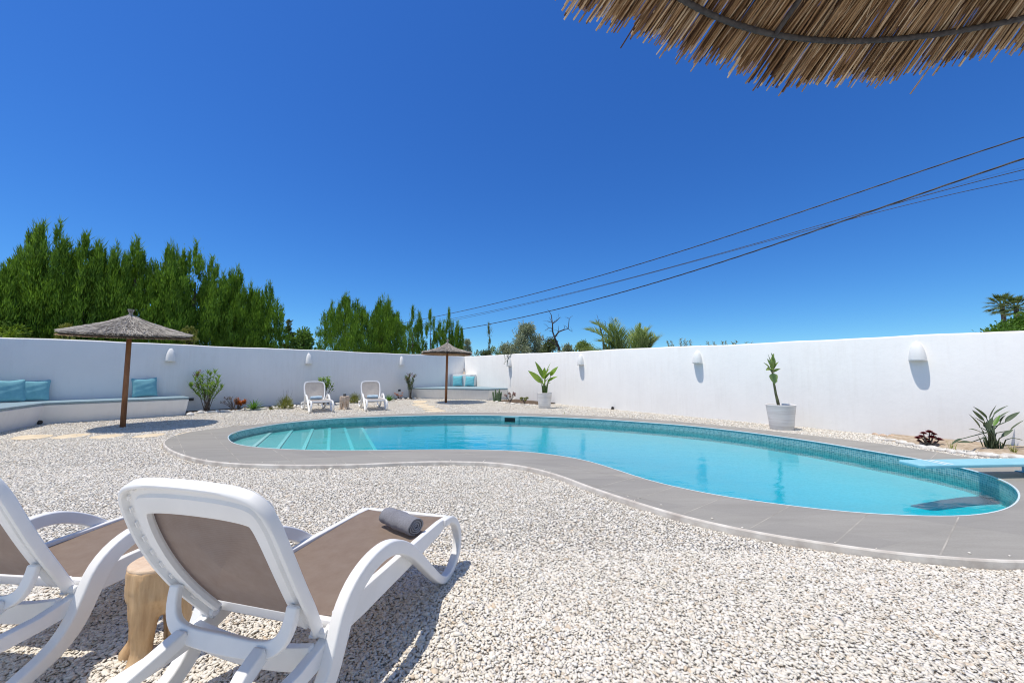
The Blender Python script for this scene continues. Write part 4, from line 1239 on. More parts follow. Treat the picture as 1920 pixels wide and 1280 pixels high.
# rolled towels
def towel(L, rx, ry, mat, label, loc, yaw, grp=None, seed=0):
    g = np.random.default_rng(seed)
    turns = 3.72; n = 110; th = .010
    mb = MB(); prof = []
    for i in range(n):
        t = i / (n - 1); a = t * turns * 2 * math.pi; r = .16 + .84 * t
        prof.append((math.cos(a) * rx * r, math.sin(a) * ry * r))
    prof = np.array(prof); t = np.gradient(prof, axis=0); t /= np.linalg.norm(t, axis=1)[:, None]; nn_ = np.stack([-t[:, 1], t[:, 0]], 1)
    inn = prof + nn_ * th * .85
    ring = np.concatenate([prof, inn[::-1]]); m = len(ring); K = 16
    for k in range(K + 1):
        y = (k / K - .5) * L
        e = 1 - .10 * abs(2 * k / K - 1) ** 4
        for p in ring:
            wob = .0015 * math.sin(y * 40 + p[0] * 30) + .001 * math.sin(y * 95 + p[1] * 60)
            mb.v.append((p[0] * e + wob, y + .004 * math.sin(p[0] * 60 + p[1] * 50), p[1] * e * (1 + .015 * math.sin(y * 25)) + wob))
    for k in range(K):
        for i in range(m):
            j = (i + 1) % m; mb.f.append((k * m + i, k * m + j, (k + 1) * m + j, (k + 1) * m + i))
    for k, fl in ((0, 0), (K, 1)):
        h = len(prof)
        for i in range(h - 1):
            q = (k * m + i, k * m + i + 1, k * m + m - 2 - i, k * m + m - 1 - i); mb.f.append(q if fl else q[::-1])
    o = mb.build("towel", M[mat], smooth=True)
    bm = bmesh.new(); bm.from_mesh(o.data); bmesh.ops.recalc_face_normals(bm, faces=bm.faces); bm.to_mesh(o.data); bm.free()
    mm = o.modifiers.new("e", 'EDGE_SPLIT'); mm.split_angle = R(60)
    o.location = loc; o.rotation_euler = (0, 0, yaw)
    tag(o, label, "towel", grp)
    return o
tp = at(752, 980, .40)
towel(.30, .064, .052, 'towel_grey', "rolled grey terry towel on the foot of the near lounger", (tp[0], tp[1], .365 + .050), near_pose[0][2] - R(26), seed=1)
def on_lounger(pose, x, y, z):
    X, Y, a = pose; return (X + x * math.cos(a) - y * math.sin(a), Y + x * math.sin(a) + y * math.cos(a), z)
towel(.36, .085, .065, 'towel_blue', "rolled light blue towel on the far lounger left of the wooden stool", on_lounger((fl1[0], fl1[1], R(-54)), .26, -.03, .352 + .062), R(-54 + 8), "light blue towels", 2)
towel(.36, .085, .065, 'towel_blue', "rolled light blue towel on the far lounger right of the wooden stool", on_lounger((fl2[0], fl2[1], R(-62)), .26, .0, .352 + .062), R(-62 - 6), "light blue towels", 3)

# carved wooden stools
def make_stool():
    root = empty("wooden_stool")
    mb = MB()
    def limb(pts, rads): mb.tube(pts, rads, 14)
    limb([(0, 0, .215), (0, 0, .30), (0, 0, .426)], [.10, .150, .152])
    for k, (a, r) in enumerate(((2.5, .125), (.9, .115), (-.7, .12), (-2.3, .12))):
        c, s = math.cos(a), math.sin(a)
        limb([(c * .085, s * .085, .40), (c * .088, s * .088, .27), (c * .098, s * .098, .17), (c * .100, s * .100, .08), (c * (r), s * (r), .025), (c * (r + .012), s * (r + .012), .0)], [.072, .066, .052, .043, .050, .055])
        limb([(c * .14, s * .14, .38), (c * .12, s * .12, .26), (c * .09, s * .09, .20)], [.02, .022, .01])
    o = mb.build("body", M['stool'], root)
    rm = o.modifiers.new("r", 'REMESH'); rm.mode = 'VOXEL'; rm.voxel_size = .008; rm.use_smooth_shade = True
    sm = o.modifiers.new("s", 'SMOOTH'); sm.factor = .7; sm.iterations = 6
    tx = bpy.data.textures.new("wood_lumps", 'CLOUDS'); tx.noise_scale = .06
    dm = o.modifiers.new("d", 'DISPLACE'); dm.texture = tx; dm.strength = .011; dm.mid_level = .5
    t = MB(); t.lathe([(0, .4375), (.10, .4372), (.136, .436), (.145, .431), (.146, .420), (.12, .415)], n=40)
    tt = t.build("top", M['stool_top'], root, smooth=True)
    return root
S1 = make_stool()
S1.location = (-1.625, 1.89, 0); S1.rotation_euler = (0, 0, .75); S1.scale = (.86, .86, .985)
tag(S1, "varnished honey brown carved wooden stool between the two near loungers", "stool", "carved root wood stools")
S2 = copy_tree(S1)
for ch in [x for x in bpy.data.objects if x.parent == S2]:
    ch.data = ch.data.copy(); ch.data.materials[0] = M['stool_dry'] 
s2 = at(645.5, 767.5); S2.location = (s2[0], s2[1], 0); S2.rotation_euler = (0, 0, 1.2); S2.scale = (1.02, 1.02, 1.02)
tag(S2, "bleached pale wooden stool between the two far loungers", "stool", "carved root wood stools")
lt = empty("candle_lantern", (s2[0], s2[1], .447))
tag(lt, "small dark lantern standing on the far wooden stool", "lantern")
b = MB(); b.lathe([(0, 0), (.045, 0), (.05, .01), (.045, .07), (.03, .085), (.0, .09)], n=16); b.build("lantern_body", M['darkgrey'], lt, smooth=True)
b = MB(); b.tube([(-.03, 0, .085), (-.02, 0, .12), (.02, 0, .12), (.03, 0, .085)], .004, 6); b.build("lantern_handle", M['trim'], lt)

# ------------------------------------------------------------------ diving board
zb = .225
tip = Vector((*at(1713, 866, zb), 0)); far = Vector((*at(1920, 857, zb), 0)); near_ = Vector((*at(1920, 870, zb), 0))
f0 = Vector((*at(1717, 861, zb), 0)); n0 = Vector((*at(1729, 872.3, zb), 0))
bd = ((far - f0).normalized() + (near_ - n0).normalized()).normalized()
db = empty("diving_board", (0, 0, 0)); tag(db, "pale blue diving board reaching over the pool from the right edge", "diving board")
bn = Vector((-bd.y, bd.x, 0)); wB = abs((f0 - n0).dot(bn))
print("board", bd, wB, f0, n0)
o0 = (f0 + n0) / 2 ; Lb_ = 2.3
mb = MB(); hw = wB / 2
o0s = min((f0 - o0).dot(bd), (n0 - o0).dot(bd))
pl_ = [o0 + bd * (o0s + .04) + bn * hw, o0 + bd * (o0s) + bn * hw * .75, o0 + bd * o0s - bn * hw * .75, o0 + bd * (o0s + .04) - bn * hw, o0 + bd * Lb_ - bn * hw, o0 + bd * Lb_ + bn * hw]
prism([v2(p) for p in pl_], zb - .036, zb, "plank", M['board'], db, .0, .010)
for k in range(2):
    c = o0 + bd * (.20 + .085 * k)
    s = MB(); q = [c - bd * .018 - bn * hw * .82, c + bd * .018 - bn * hw * .82, c + bd * .018 + bn * hw * .82, c - bd * .018 + bn * hw * .82]
    s.v = [(p.x, p.y, zb + .0015) for p in q]; s.f = [(0, 1, 2, 3)]; s.build("grip_stripe", M['board_line'], db)
for xx in (1.55, 2.1):
    c = o0 + bd * xx; rot = Matrix((bd, bn, Vector((0, 0, 1)))).transposed()
    s = MB(); s.box(c + Vector((0, 0, (ZC + zb - .036) / 2)), (.10, wB * .9, zb - .036 - ZC), rot); s.box(c + Vector((0, 0, ZC + .006)), (.2, wB * 1.15, .012), rot); s.build("mount", M['board'], db, bevel=.006)

# ------------------------------------------------------------------ ground spot lights
for (px, py, lb_) in ((1545, 801.5, "small black ground spotlight right of the second pot at the wall foot"), (1148, 767.5, "small black ground spotlight on gravel between the potted plants"), (879, 748.5, "tiny black spotlight at the foot of the corner bench")):
    x, y = at(px, py); o = MB(); o.lathe([(0, 0), (.042, 0), (.045, .03), (.045, .085), (.038, .095), (.034, .088), (0, .086)], n=18)
    o = o.build("ground_spotlight", M['black'], smooth=True); o.location = (x, y, 0); o.rotation_euler = (R(25), 0, 0.3)
    tag(o, lb_, "spotlight", "black garden spotlights"); stone_excl.append((x, y, .03))

# ------------------------------------------------------------------ planting beds and border rocks
def bed(px_pts, name, mat, label, z=.02):
    P = np.array([at(*p) for p in px_pts])
    Q = spline([tuple(p) for p in P], 60, True); n = len(Q)
    mb = MB(); c = Q.mean(0)
    mb.v = [(p[0], p[1], -.003) for p in Q] + [(c[0] + (p[0] - c[0]) * .85, c[1] + (p[1] - c[1]) * .85, z + random.uniform(-.01, .015)) for p in Q] + [(c[0], c[1], z)]
    mb.f = [(i, (i + 1) % n, n + (i + 1) % n, n + i) for i in range(n)] + [(n + i, n + (i + 1) % n, 2 * n) for i in range(n)]
    o = mb.build(name, M[mat], smooth=True); tag(o, kind='structure')
def strip_bed(A, B_, K, n, wid, mat):
    """soil strip along a wall from A to B (front edge points)"""
    mb = MB(); N = 60
    for i in range(N + 1):
        p = A.lerp(B_, i / N); d = (p - K).dot(n); q = p - n * (d - .003)
        mb.v += [(p.x, p.y, -.004), (p.x - n.x * .08, p.y - n.y * .08, .035 + random.uniform(-.01, .01)), (q.x, q.y, .045)]
    for i in range(N):
        for k in range(2):
            a = i * 3 + k; mb.f.append((a, a + 1, a + 4, a + 3))
    o = mb.build("soil", M[mat], smooth=True); tag(o, kind='structure')
    return
bl0 = Vector((*at(353, 776), 0)); bl1 = Vector((*at(792, 746.5), 0))
strip_bed(bl0, bl1, KC, nL, .5, 'soil')
br0 = Vector((*at(1655, 826), 0)); br1 = Vector((*at(2040, 872), 0))
strip_bed(br0, br1, KC, nR, .5, 'soil_dry')
bs0 = Vector((*at(928, 752), 0)); bs1 = Vector((*at(1012, 759), 0))
strip_bed(bs0, bs1, KC, nR, .5, 'soil')
def rocks(points, grp, label_fn, mats=('rock',)):
    n = len(points)
    for i, (x, y, r, fl) in enumerate(points):
        mb = MB(); mb.blob((0, 0, 0), r, (random.uniform(1.05, 1.5), random.uniform(.65, .9), fl), .13, 2)
        o = mb.build("border_rock", M[random.choice(mats)]); o.location = (x, y, r * fl * .45)
        d = o.modifiers.new("s", 'SUBSURF'); d.levels = 1; d.render_levels = 1
        o.data.polygons.foreach_set("use_smooth", [True] * len(o.data.polygons))
        tag(o, label_fn(i, n), "rock", grp)
rk = []
N = 42
for i in range(N):
    t = i / (N - 1)
    x_ = 366 + (788 - 366) * t; y_ = 776 - (776 - 746.8) * t + random.uniform(-.3, .3)
    x, y = at(x_ + random.uniform(-1.5, 1.5), y_); rk.append((x, y, random.uniform(.075, .115), random.uniform(.45, .7)))
rocks(rk, "white rocks edging the left bed", lambda i, n: "white limestone rock, one of the row edging the soil bed under the left wall", ('rock',))
for x_, y_, r in ((357, 779, .13),):
    x, y = at(x_, y_)
    mb = MB(); mb.blob((0, 0, 0), r, (1.3, .7, .6), .12, 2); o = mb.build("border_rock", M['rock'], smooth=True); o.location = (x, y, .03)
    tag(o, "white rock lying right at the foot of the long bench end", "rock")
rr = []
for (x_, y_, r) in ((932, 754, .09), (946, 755.5, .08), (960, 757.5, .09), (974, 758.8, .08), (988, 760, .09), (1002, 760.5, .08)):
    x, y = at(x_, y_); rr.append((x, y, r, .5))
rocks(rr, "white rocks by the cactus", lambda i, n: "white rock in the short row between the cactus and banana pot")
rr = []
for (x_, y_, r) in ((1642, 822, .055), (1655, 824.5, .075), (1672, 827, .09), (1690, 831, .10), (1708, 835, .085), (1727, 838.5, .09), (1745, 842, .10), (1765, 845, .085), (1783, 848, .09), (1800, 850, .08), (1822, 853, .10), (1850, 856.5, .125), (1882, 858, .07), (1903, 860, .12), (1940, 867, .12), (1975, 874, .12)):
    x, y = at(x_, y_); rr.append((x, y, r, .42))
rocks(rr, "white rocks edging the right bed", lambda i, n: "white rock in the row edging the bed of the bird of paradise plant")
rr = [(*at(x_, y_), r, .6) for x_, y_, r in ((1641, 815.5, .05), (1655, 818, .06), (1671, 819.5, .07))]
rocks(rr, "tan stones at the right bed tip", lambda i, n: "small tan brown stone at the left tip of the right bed", ('rock_tan',))

# ------------------------------------------------------------------ pots with plants
def make_pot(x, y, r, h, label):
    root = empty("plant_pot", (x, y, 0)); tag(root, label, "plant pot", "white clay pots")
    mb = MB(); mb.lathe([(0, .01), (r * .76, .0), (r * .78, .01), (r * .86, h * .4), (r * .95, h * .8), (r * .99, h * .97), (r, h), (r * .98, h + .006), (r * .93, h + .004), (r * .91, h * .97), (r * .88, h * .86)], n=48)
    mb.build("pot_wall", M['pot'], root, smooth=True)
    s = MB(); s.lathe([(0, h * .9), (r * .5, h * .9), (r * .9, h * .885)], n=24); s.build("soil", M['soil'], root)
    stone_excl.append((x, y, r * .7)); return root
x1_, y1_ = at(1021, 766.5); x2_, y2_ = at(1472, 806.5)
y1_ += .25; x1_ += .02; y2_ += .25; x2_ += .02; y2_ -= .12
make_pot(x1_, y1_, .262, .535, "white clay pot holding the bushy banana plant, left of the two pots")
make_pot(x2_, y2_, .288, .548, "white streaked clay pot holding the tall thin plant, right of the two pots")

def px_dir(px, py, base, depth_off=0.0):
    """world point seen at the pixel, at the depth of base (+offset)"""
    return aty(px, py, base.y + depth_off)
def stalk_leaf(st, lf, root_, base, mid, tip_, W, sr=.012, shape=.6, droop=.35, fold=.35, lt=None, twist=None):
    base, mid, tip_ = Vector(base), Vector(mid), Vector(tip_)
    c = (base + mid) / 2 + Vector((0, 0, .03))
    st.tube([base, c, mid], [sr, sr * .8, sr * .5], 6)
    d = (tip_ - mid); L = d.length
    d0 = (d.normalized() + Vector((0, 0, droop * .45))).normalized()
    lf.leaf(mid, d0, L * 1.04, W, droop, 7, fold, shape, random.uniform(-.7, .7) if twist is None else twist)
# banana like plant in the left pot: leaves given by picture positions at the pot's depth
def banana_left():
    root = empty("banana_plant", (x1_, y1_, .48)); tag(root, "bright green broad leaved banana plant in the left pot", "plant")
    b0 = Vector((x1_, y1_, .48)); st, lf = MB(), MB()
    S = 5.3325
    def q(X, Y, dy=0): return px_dir(740 + X / S, 560 + Y / S, b0, dy)
    leaves = [((1470, 780), (1405, 632), .24, -.1, .3), ((1465, 840), (1338, 722), .20, -.15, .9), ((1500, 790), (1560, 640), .15, .15, -.5), ((1560, 770), (1632, 680), .17, .1, .6), ((1500, 790), (1545, 700), .30, -.1, .2), ((1530, 830), (1628, 778), .15, -.05, .5), ((1490, 860), (1540, 790), .16, -.2, .3), ((1480, 850), (1440, 800), .10, -.1, .3), ((1510, 800), (1580, 720), .26, .05, .1), ((1495, 800), (1500, 690), .20, .1, -.3), ((1505, 870), (1560, 840), .10, -.15, .2)]
    for (m_, t_, W, dy, tw) in leaves:
        bb = b0 + Vector((random.uniform(-.05, .05), random.uniform(-.05, .05), 0))
        mm, tt = q(*m_, dy * .5), q(*t_, dy)
        stalk_leaf(st, lf, root, bb, mm, tt, W * 1.15, .020, .7, .25, .3, twist=tw)
    for k in range(7):
        bb = b0 + Vector((random.uniform(-.07, .07), random.uniform(-.06, .06), 0)); st.tube([bb, bb + Vector((random.uniform(-.05, .05), 0, .3))], [.028, .015], 8)
    for mbb in (st, lf): mbb.v = [tuple(Vector(v) - b0) for v in mbb.v]
    st.build("stalks", M['banana_lt'], root, smooth=True); lf.build("leaves", M['banana'], root, smooth=True)
banana_left()
def thin_right():
    b0 = Vector((x2_ - .03, y2_, .48))
    root = empty("potted_shrub", tuple(b0)); tag(root, "tall thin stemmed plant with upright folded leaves in the right pot", "plant")
    S = 3.3685
    def q(X, Y, dy=0): return px_dir(1380 + X / S, 620 + Y / S, b0, dy)
    st, lf = MB(), MB()
    st.tube([b0 - Vector((0, 0, .05)), q(262, 440), q(252, 400), q(243, 350), q(235, 310), q(228, 270)], [.030, .032, .026, .024, .020, .015], 8)
    for m_, t_, W, dy in [((232, 270), (245, 335), .17, -.06), ((228, 300), (262, 320), .05, .0), ((236, 215), (222, 140), .13, 0), ((240, 215), (240, 142), .16, .08), ((222, 230), (196, 175), .10, -.05), ((210, 235), (175, 200), .10, .02), ((238, 245), (268, 196), .14, .0), ((240, 262), (280, 238), .11, -.03), ((215, 238), (188, 248), .09, -.04), ((222, 220), (202, 145), .07, .05), ((225, 250), (210, 205), .12, -.08), ((232, 250), (205, 235), .11, -.1), ((240, 240), (236, 190), .14, -.06)]:
        c = q(*m_, dy * .3); st.tube([q(230, 268), c], [.012, .008], 5)
        d = q(*t_, dy) - c
        lf.leaf(c, d, d.length * 1.03, W * .95, .12, 6, .55, .62, random.uniform(-1.0, 1.0))
    lf.leaf(q(247, 330), q(228, 262) - q(247, 330), (q(228, 262) - q(247, 330)).length, .10, .1, 6, .6, .6, .4)
    st.tube([b0 + Vector((-.06, 0, 0)), b0 + Vector((-.13, -.05, .06))], [.008, .005], 5)
    for mbb in (st, lf): mbb.v = [tuple(Vector(v) - b0) for v in mbb.v]
    st.build("stem", M['stemgreen'], root, smooth=True); lf.build("leaves", M['banana_lt'], root, smooth=True)
thin_right()

# ------------------------------------------------------------------ small plants
def U(a, b): return random.uniform(a, b)
def plant_root(name, px, py, label, cat="plant", grp=None, back=0.0):
    x, y = at(px, py); y += back; x *= 1 + back / (y - back)
    root = empty(name, (x, y, .02)); tag(root, label, cat, grp); return root
def oleander(px, py, H_, Wd, label, mat, nst=13, flowers=(), seed=1, dens=1.0):
    random.seed(seed); root = plant_root("oleander", px, py, label, "shrub", "oleanders at the left wall", .02)
    st, lf, fl = MB(), MB(), MB()
    for k in range(nst):
        a = U(0, 6.28); sp_ = U(.15, 1.0) ** .8; tx, ty = math.cos(a) * Wd * .5 * sp_, math.sin(a) * .3 * sp_
        top = Vector((tx, ty, H_ * U(.62, 1.0) * (1 - .12 * sp_)))
        b = Vector((U(-.05, .05), U(-.05, .05), 0)); m_ = b.lerp(top, .5) + Vector((-tx * .15, 0, .06))
        st.tube([b, m_, top], [.011, .008, .004], 5)
        nl = int(30 * dens)
        for i in range(nl):
            t = U(.28, 1.0) ** .75
            p = b.lerp(m_, t * 2) if t < .5 else m_.lerp(top, t * 2 - 1)
            aa = U(0, 6.28); up = U(.3, 1.6)
            d = Vector((math.cos(aa), math.sin(aa), up)).normalized()
            lf.leaf(p, d, U(.12, .21), U(.022, .036), U(.1, .9), 3, .3, .6)
        for i in range(10):
            aa = U(0, 6.28); d = Vector((math.cos(aa) * .5, math.sin(aa) * .5, 1)).normalized(); lf.leaf(top, d, U(.14, .22), .034, .2, 3, .3, .6)
        if k in flowers:
            for i in range(26):
                c = top + Vector((U(-.13, .13), U(-.1, .1), U(.0, .18)))
                fl.leaf(c, Vector((U(-1, 1), U(-1, 1), U(-.3, 1))), .035, .03, .4, 2, .2, .5)
                fl.tube([top, c], .0025, 3, cap=False)
    st.build("stem", M['bark'], root); lf.build("foliage", M[mat], root)
    if fl.v: fl.build("flower", M['flower_dk'], root)
oleander(388, 774, 1.24, 1.25, "tall bushy green oleander with faded red flowers beside the long bench", 'oleander', 16, (3, 8), 11)
oleander(769, 748.5, 1.15, .55, "slimmer grey green oleander with dark red flowers left of the corner bench", 'oleander_dk', 9, (2, 5, 7), 5, 1.1)
def rosette(px, py, r, n, label, mat="aloe", name="aloe_plant", W=.06, elev=(.25, 1.3), droop=.4, back=.1, cat="plant"):
    root = plant_root(name, px, py, label, cat, None, back); lf = MB()
    for k in range(n):
        a = k * 2.399; e = elev[0] + (elev[1] - elev[0]) * (k / n)
        lf.leaf((0, 0, .02), Vector((math.cos(a) * math.cos(e), math.sin(a) * math.cos(e), math.sin(e))), r * U(.85, 1.1), W * U(.8, 1.1), droop, 5, .5, .45)
    lf.build("leaves", M[mat], root); return root
rosette(475, 770, .38, 34, "bright green fan leaved rosette between orange plant and yellow green bush", 'aloe', W=.045, elev=(.2, 1.25))
rosette(729.5, 754, .34, 30, "bright green pointed rosette right of the right far lounger", 'aloe', W=.05, elev=(.15, 1.2), back=.3)
def bush(px, py, r, h, label, mat, name="bush", n=700, L=(.06, .12), W=.010, cat="bush", back=.1, spikes=0, seed=3):
    random.seed(seed); root = plant_root(name, px, py, label, cat, None, back); lf, st, fl = MB(), MB(), MB()
    for k in range(n):
        a = U(0, 6.28); e = math.acos(U(-.05, 1)); rr_ = U(.55, 1.0) * (1 + .15 * math.sin(3 * a + seed))
        d = Vector((math.sin(e) * math.cos(a), math.sin(e) * math.sin(a), math.cos(e)))
        p = Vector((d.x * r * rr_, d.y * r * rr_, max(.0, d.z) * h * rr_))
        dd = (d + Vector((U(-.3, .3), U(-.3, .3), U(.2, .8)))).normalized()
        lf.leaf(p - dd * .04, dd, U(*L), W, .1, 2, .3, .5)
    for k in range(22):
        a = U(0, 6.28); rr_ = U(.2, .8); st.tube([(0, 0, 0), (math.cos(a) * r * rr_, math.sin(a) * r * rr_, h * .75)], [.006, .003], 4)
    for k in range(spikes):
        a = U(0, 6.28); rr_ = U(0, .5) * r; b = Vector((math.cos(a) * rr_, math.sin(a) * rr_, h * .9)); t = b + Vector((U(-.12, .12), U(-.06, .06), U(.12, .24)))
        st.tube([b, t], .002, 3); 
        for j in range(5): fl.leaf(t + Vector((0, 0, j * .012)), Vector((U(-1, 1), U(-1, 1), 1)), .022, .014, 0, 1, .1, .5)
    st.build("stems", M['brown'], root); lf.build("foliage", M[mat], root)
    if fl.v: fl.build("flower", M['purple'], root)
    return root
bush(534.5, 768, .30, .42, "round yellow green lavender bush with a few purple spikes left of the far loungers", 'lav', "lavender_bush", 1500, (.06, .12), .010, spikes=9, back=.3)
bush(664, 757, .30, .38, "low yellow green bush between the far stool and right far lounger", 'lav', "lavender_bush", 1200, (.06, .12), .010, back=.35, seed=8)
bush(508, 768.5, .10, .12, "tiny round yellow cushion plant among the edging rocks", 'lav', "cushion_plant", 260, (.02, .04), .012, cat="plant", back=.0, seed=5)
# grey brown twiggy plant
def twiggy(px, py, w_, h, label, n, mat_leaf, name, lean=0, seed=2, tuft=22, back=.12, tl=(.03, .06), tw=.018):
    random.seed(seed); root = plant_root(name, px, py, label, "plant", None, back); st, lf = MB(), MB()
    for k in range(n):
        t = Vector((U(-w_, w_) + lean, U(-.12, .12), h * U(.55, 1.0))); m_ = t * .5 + Vector((0, 0, .03)); st.tube([(U(-.03, .03), 0, 0), m_, t], [.007, .006, .004], 5)
        for i in range(tuft):
            lf.leaf(t + Vector((U(-.03, .03), U(-.03, .03), U(-.04, .02))), Vector((U(-1, 1), U(-1, 1), U(-.1, 1))), U(*tl), tw, .2, 2, .3, .5)
    st.build("stems", M['brown'], root); lf.build("leaves", M[mat_leaf], root); return root
twiggy(438, 771, .30, .42, "grey brown twiggy plant left of the orange one", 16, 'brown', "twiggy_plant", -.10, 4)
twiggy(447, 770, .13, .34, "glowing orange leaved plant between the oleander and green rosette", 15, 'flower_or', "orange_plant", .03, 6, 40, .10, (.05, .09), .03)
twiggy(748, 750.5, .17, .30, "orange brown low plant under the small wall socket", 11, 'flower_or', "orange_plant", 0, 9, 16, .3, (.03, .06), .02)
twiggy(459, 771, .06, .12, "tiny pale pink flowering sprig by the edging rocks", 4, 'redleaf', "flower_sprig", 0, 10, 6, .05)
twiggy(956.5, 757, .22, .42, "muted red leaved plant between the cactus and yellow rosette", 16, 'redleaf', "red_leaf_plant", 0, 12, 26, .2, (.03, .06), .028)
twiggy(984, 758.5, .17, .26, "yellow green branching succulent left of the banana pot", 13, 'lav', "succulent", 0, 14, 34, .15, (.035, .06), .03)
# leafy plant behind left far lounger
def leafy(px, py, label):
    random.seed(21); root = plant_root("leafy_shrub", px, py, label, "shrub", None, .0); st, lf = MB(), MB()
    for k in range(12):
        t = Vector((U(-.26, .26), U(-.15, .15), U(.72, 1.12))); st.tube([(0, 0, 0), t * .6, t], [.014, .01, .005], 5)
        for i in range(34): lf.leaf(t + Vector((U(-.06, .06), U(-.06, .06), U(-.3, .02))), Vector((U(-1, 1), U(-1, 1), U(.0, 1))), U(.08, .14), .045, .6, 3, .2, .6)
    st.build("stem", M['bark'], root); lf.build("foliage", M['oleander'], root)
leafy(606, 759.5, "light green leafy shrub standing behind the left far lounger")
# cactus
def cactus():
    root = plant_root("column_cactus", 932, 753, "grey green cactus of several upright columns at the corner bench end", "cactus", None, .1); random.seed(4)
    for k, (dx, h, ln) in enumerate(((-.12, .42, -.06), (-.05, .50, -.02), (.02, .38, .0), (.08, .52, .02), (.13, .40, .05), (.0, .30, -.03))):
        mb = MB(); N = 10; pts = [(dx + ln * t, .04 * math.sin(k * 2), h * t) for t in np.linspace(0, 1, N)]
        base = len(mb.v); n = 14
        for i, p in enumerate(pts):
            rr_ = .036 * (1 if i < N - 2 else (.75 if i == N - 2 else .15))
            for j in range(n): rj = rr_ * (1.12 if j % 2 else .85); mb.v.append((p[0] + rj * math.cos(6.283 * j / n), p[1] + rj * math.sin(6.283 * j / n), p[2]))
        for i in range(N - 1):
            for j in range(n): a = i * n + j; b = i * n + (j + 1) % n; mb.f.append((a, b, b + n, a + n))
        mb.build("column", M['cactus'], root)
cactus()
# aeonium
def aeonium():
    root = plant_root("tree_aeonium", 1742, 838, "dark burgundy succulent of round rosettes in the right bed", "succulent", None, .12); random.seed(9)
    b0 = root.location.copy(); st, lf = MB(), MB(); S = 6.4
    for (X, Y, r) in ((785, 455, .075), (820, 520, .085), (715, 470, .065), (690, 510, .07), (645, 525, .065), (900, 545, .075), (745, 540, .06), (860, 575, .05), (840, 480, .06), (780, 570, .06), (660, 560, .05)):
        p = aty(1620 + X / S, 740 + Y / S, b0.y + U(-.08, .06)) - b0
        st.tube([(U(-.05, .05), 0, 0), (p.x * .6, p.y * .5, p.z * .4), tuple(p)], [.012, .010, .008], 6)
        for ring, (n, e) in enumerate(((12, .15), (11, .5), (9, .9), (6, 1.25))):
            for k in range(n):
                a = 6.283 * k / n + ring * .3; d = Vector((math.cos(a) * math.cos(e), math.sin(a) * math.cos(e) - .35, math.sin(e)))
                lf.leaf(p, d, r * (1 - .13 * ring), r * .5, -.2, 3, .15, 1.3)
        lf.build("rosette", M['aeon'], root); lf = MB()
    st.build("stems", M['brown'], root)
aeonium()
# strelitzia
def strelitzia():
    root = plant_root("bird_of_paradise_plant", 1864, 846, "large grey green bird of paradise plant by the diving board", "plant", None, .1); random.seed(19)
    b0 = root.location.copy(); st, lf, lb2 = MB(), MB(), MB(); S = 6.4
    def q(X, Y, dy): return aty(1620 + X / S, 740 + Y / S, b0.y + dy) - b0
    L = [((1470, 280), (1310, 143), .075, 0), ((1440, 310), (1300, 185), .06, .12), ((1385, 385), (1255, 230), .075, -.05), ((1445, 360), (1320, 268), .075, .05), ((1385, 440), (1256, 410), .06, -.1), ((1510, 285), (1590, 125), .08, .05), ((1560, 240), (1735, 130), .075, .1), ((1600, 300), (1750, 195), .06, .15), ((1700, 325), (1870, 208), .085, 0), ((1760, 425), (1935, 300), .06, -.05), ((1655, 505), (1790, 420), .07, -.1), ((1765, 520), (1905, 550), .06, -.15), ((1180, 525), (1050, 600), .06, -.15), ((1280, 570), (1110, 575), .05, -.1), ((1690, 600), (1745, 612), .03, 0), ((1520, 380), (1545, 270), .10, 0), ((1480, 400), (1440, 330), .08, .1), ((1640, 330), (1700, 240), .08, .1), ((1430, 460), (1400, 400), .07, .05), ((1560, 350), (1600, 260), .08, .12), ((1500, 420), (1470, 320), .08, -.08)]
    for (m_, t_, W, dy) in L:
        W *= .78
        bb = Vector((U(-.10, .10), U(-.06, .06), .0)); a, t = q(*m_, dy), q(*t_, dy)
        side = Vector((a.x - bb.x, 0, 0)) * .25
        c1_ = bb.lerp(a, .5) + Vector((-side.x, 0, .06 + abs(a.x - bb.x) * .18))
        st.tube([bb, c1_, a], [.011, .008, .006], 6)
        d = t - a; lf.leaf(a, (d.normalized() + Vector((0, 0, .12))).normalized(), d.length * 1.03, W, .25, 7, .5, .75, U(-.9, .9))
    a, t = q(1560, 370, -.12), q(1640, 215, -.1); d = t - a; st.tube([(0, 0, 0), a], [.01, .008], 6); lb2.leaf(a, d, d.length * .85, .055, .1, 7, .2, .8, .2)
    for k in range(26): lf.leaf((U(-.12, .12), U(-.08, .08), 0), Vector((U(-.5, .5), U(-.4, .4), 1)), U(.12, .25), .02, .3, 3, .3, .6)
    st.build("stalks", M['strel'], root, smooth=True); lf.build("leaves", M['strel'], root, smooth=True); lb2.build("young_leaf", M['strel_lt'], root, smooth=True)
strelitzia()
def tuft(px, py, label, h, n, seed):
    random.seed(seed); root = plant_root("grass_tuft", px, py, label, "grass tuft", None, .0); lf = MB()
    for k in range(n): lf.leaf((U(-.03, .03), U(-.03, .03), 0), Vector((U(-.6, .6), U(-.5, .5), 1)), h * U(.5, 1.1), .008, .5, 4, .2, .5)
    lf.build("blades", M['lav'], root)
tuft(1787, 845, "thin green weed sprig between red succulent and bird of paradise", .15, 14, 3)
tuft(1902, 852, "dry grass tuft right of the bird of paradise stems", .18, 26, 4)
tuft(1057, 778, "thin weed standing in the gravel at the pool edge near the left pot", .12, 3, 5)
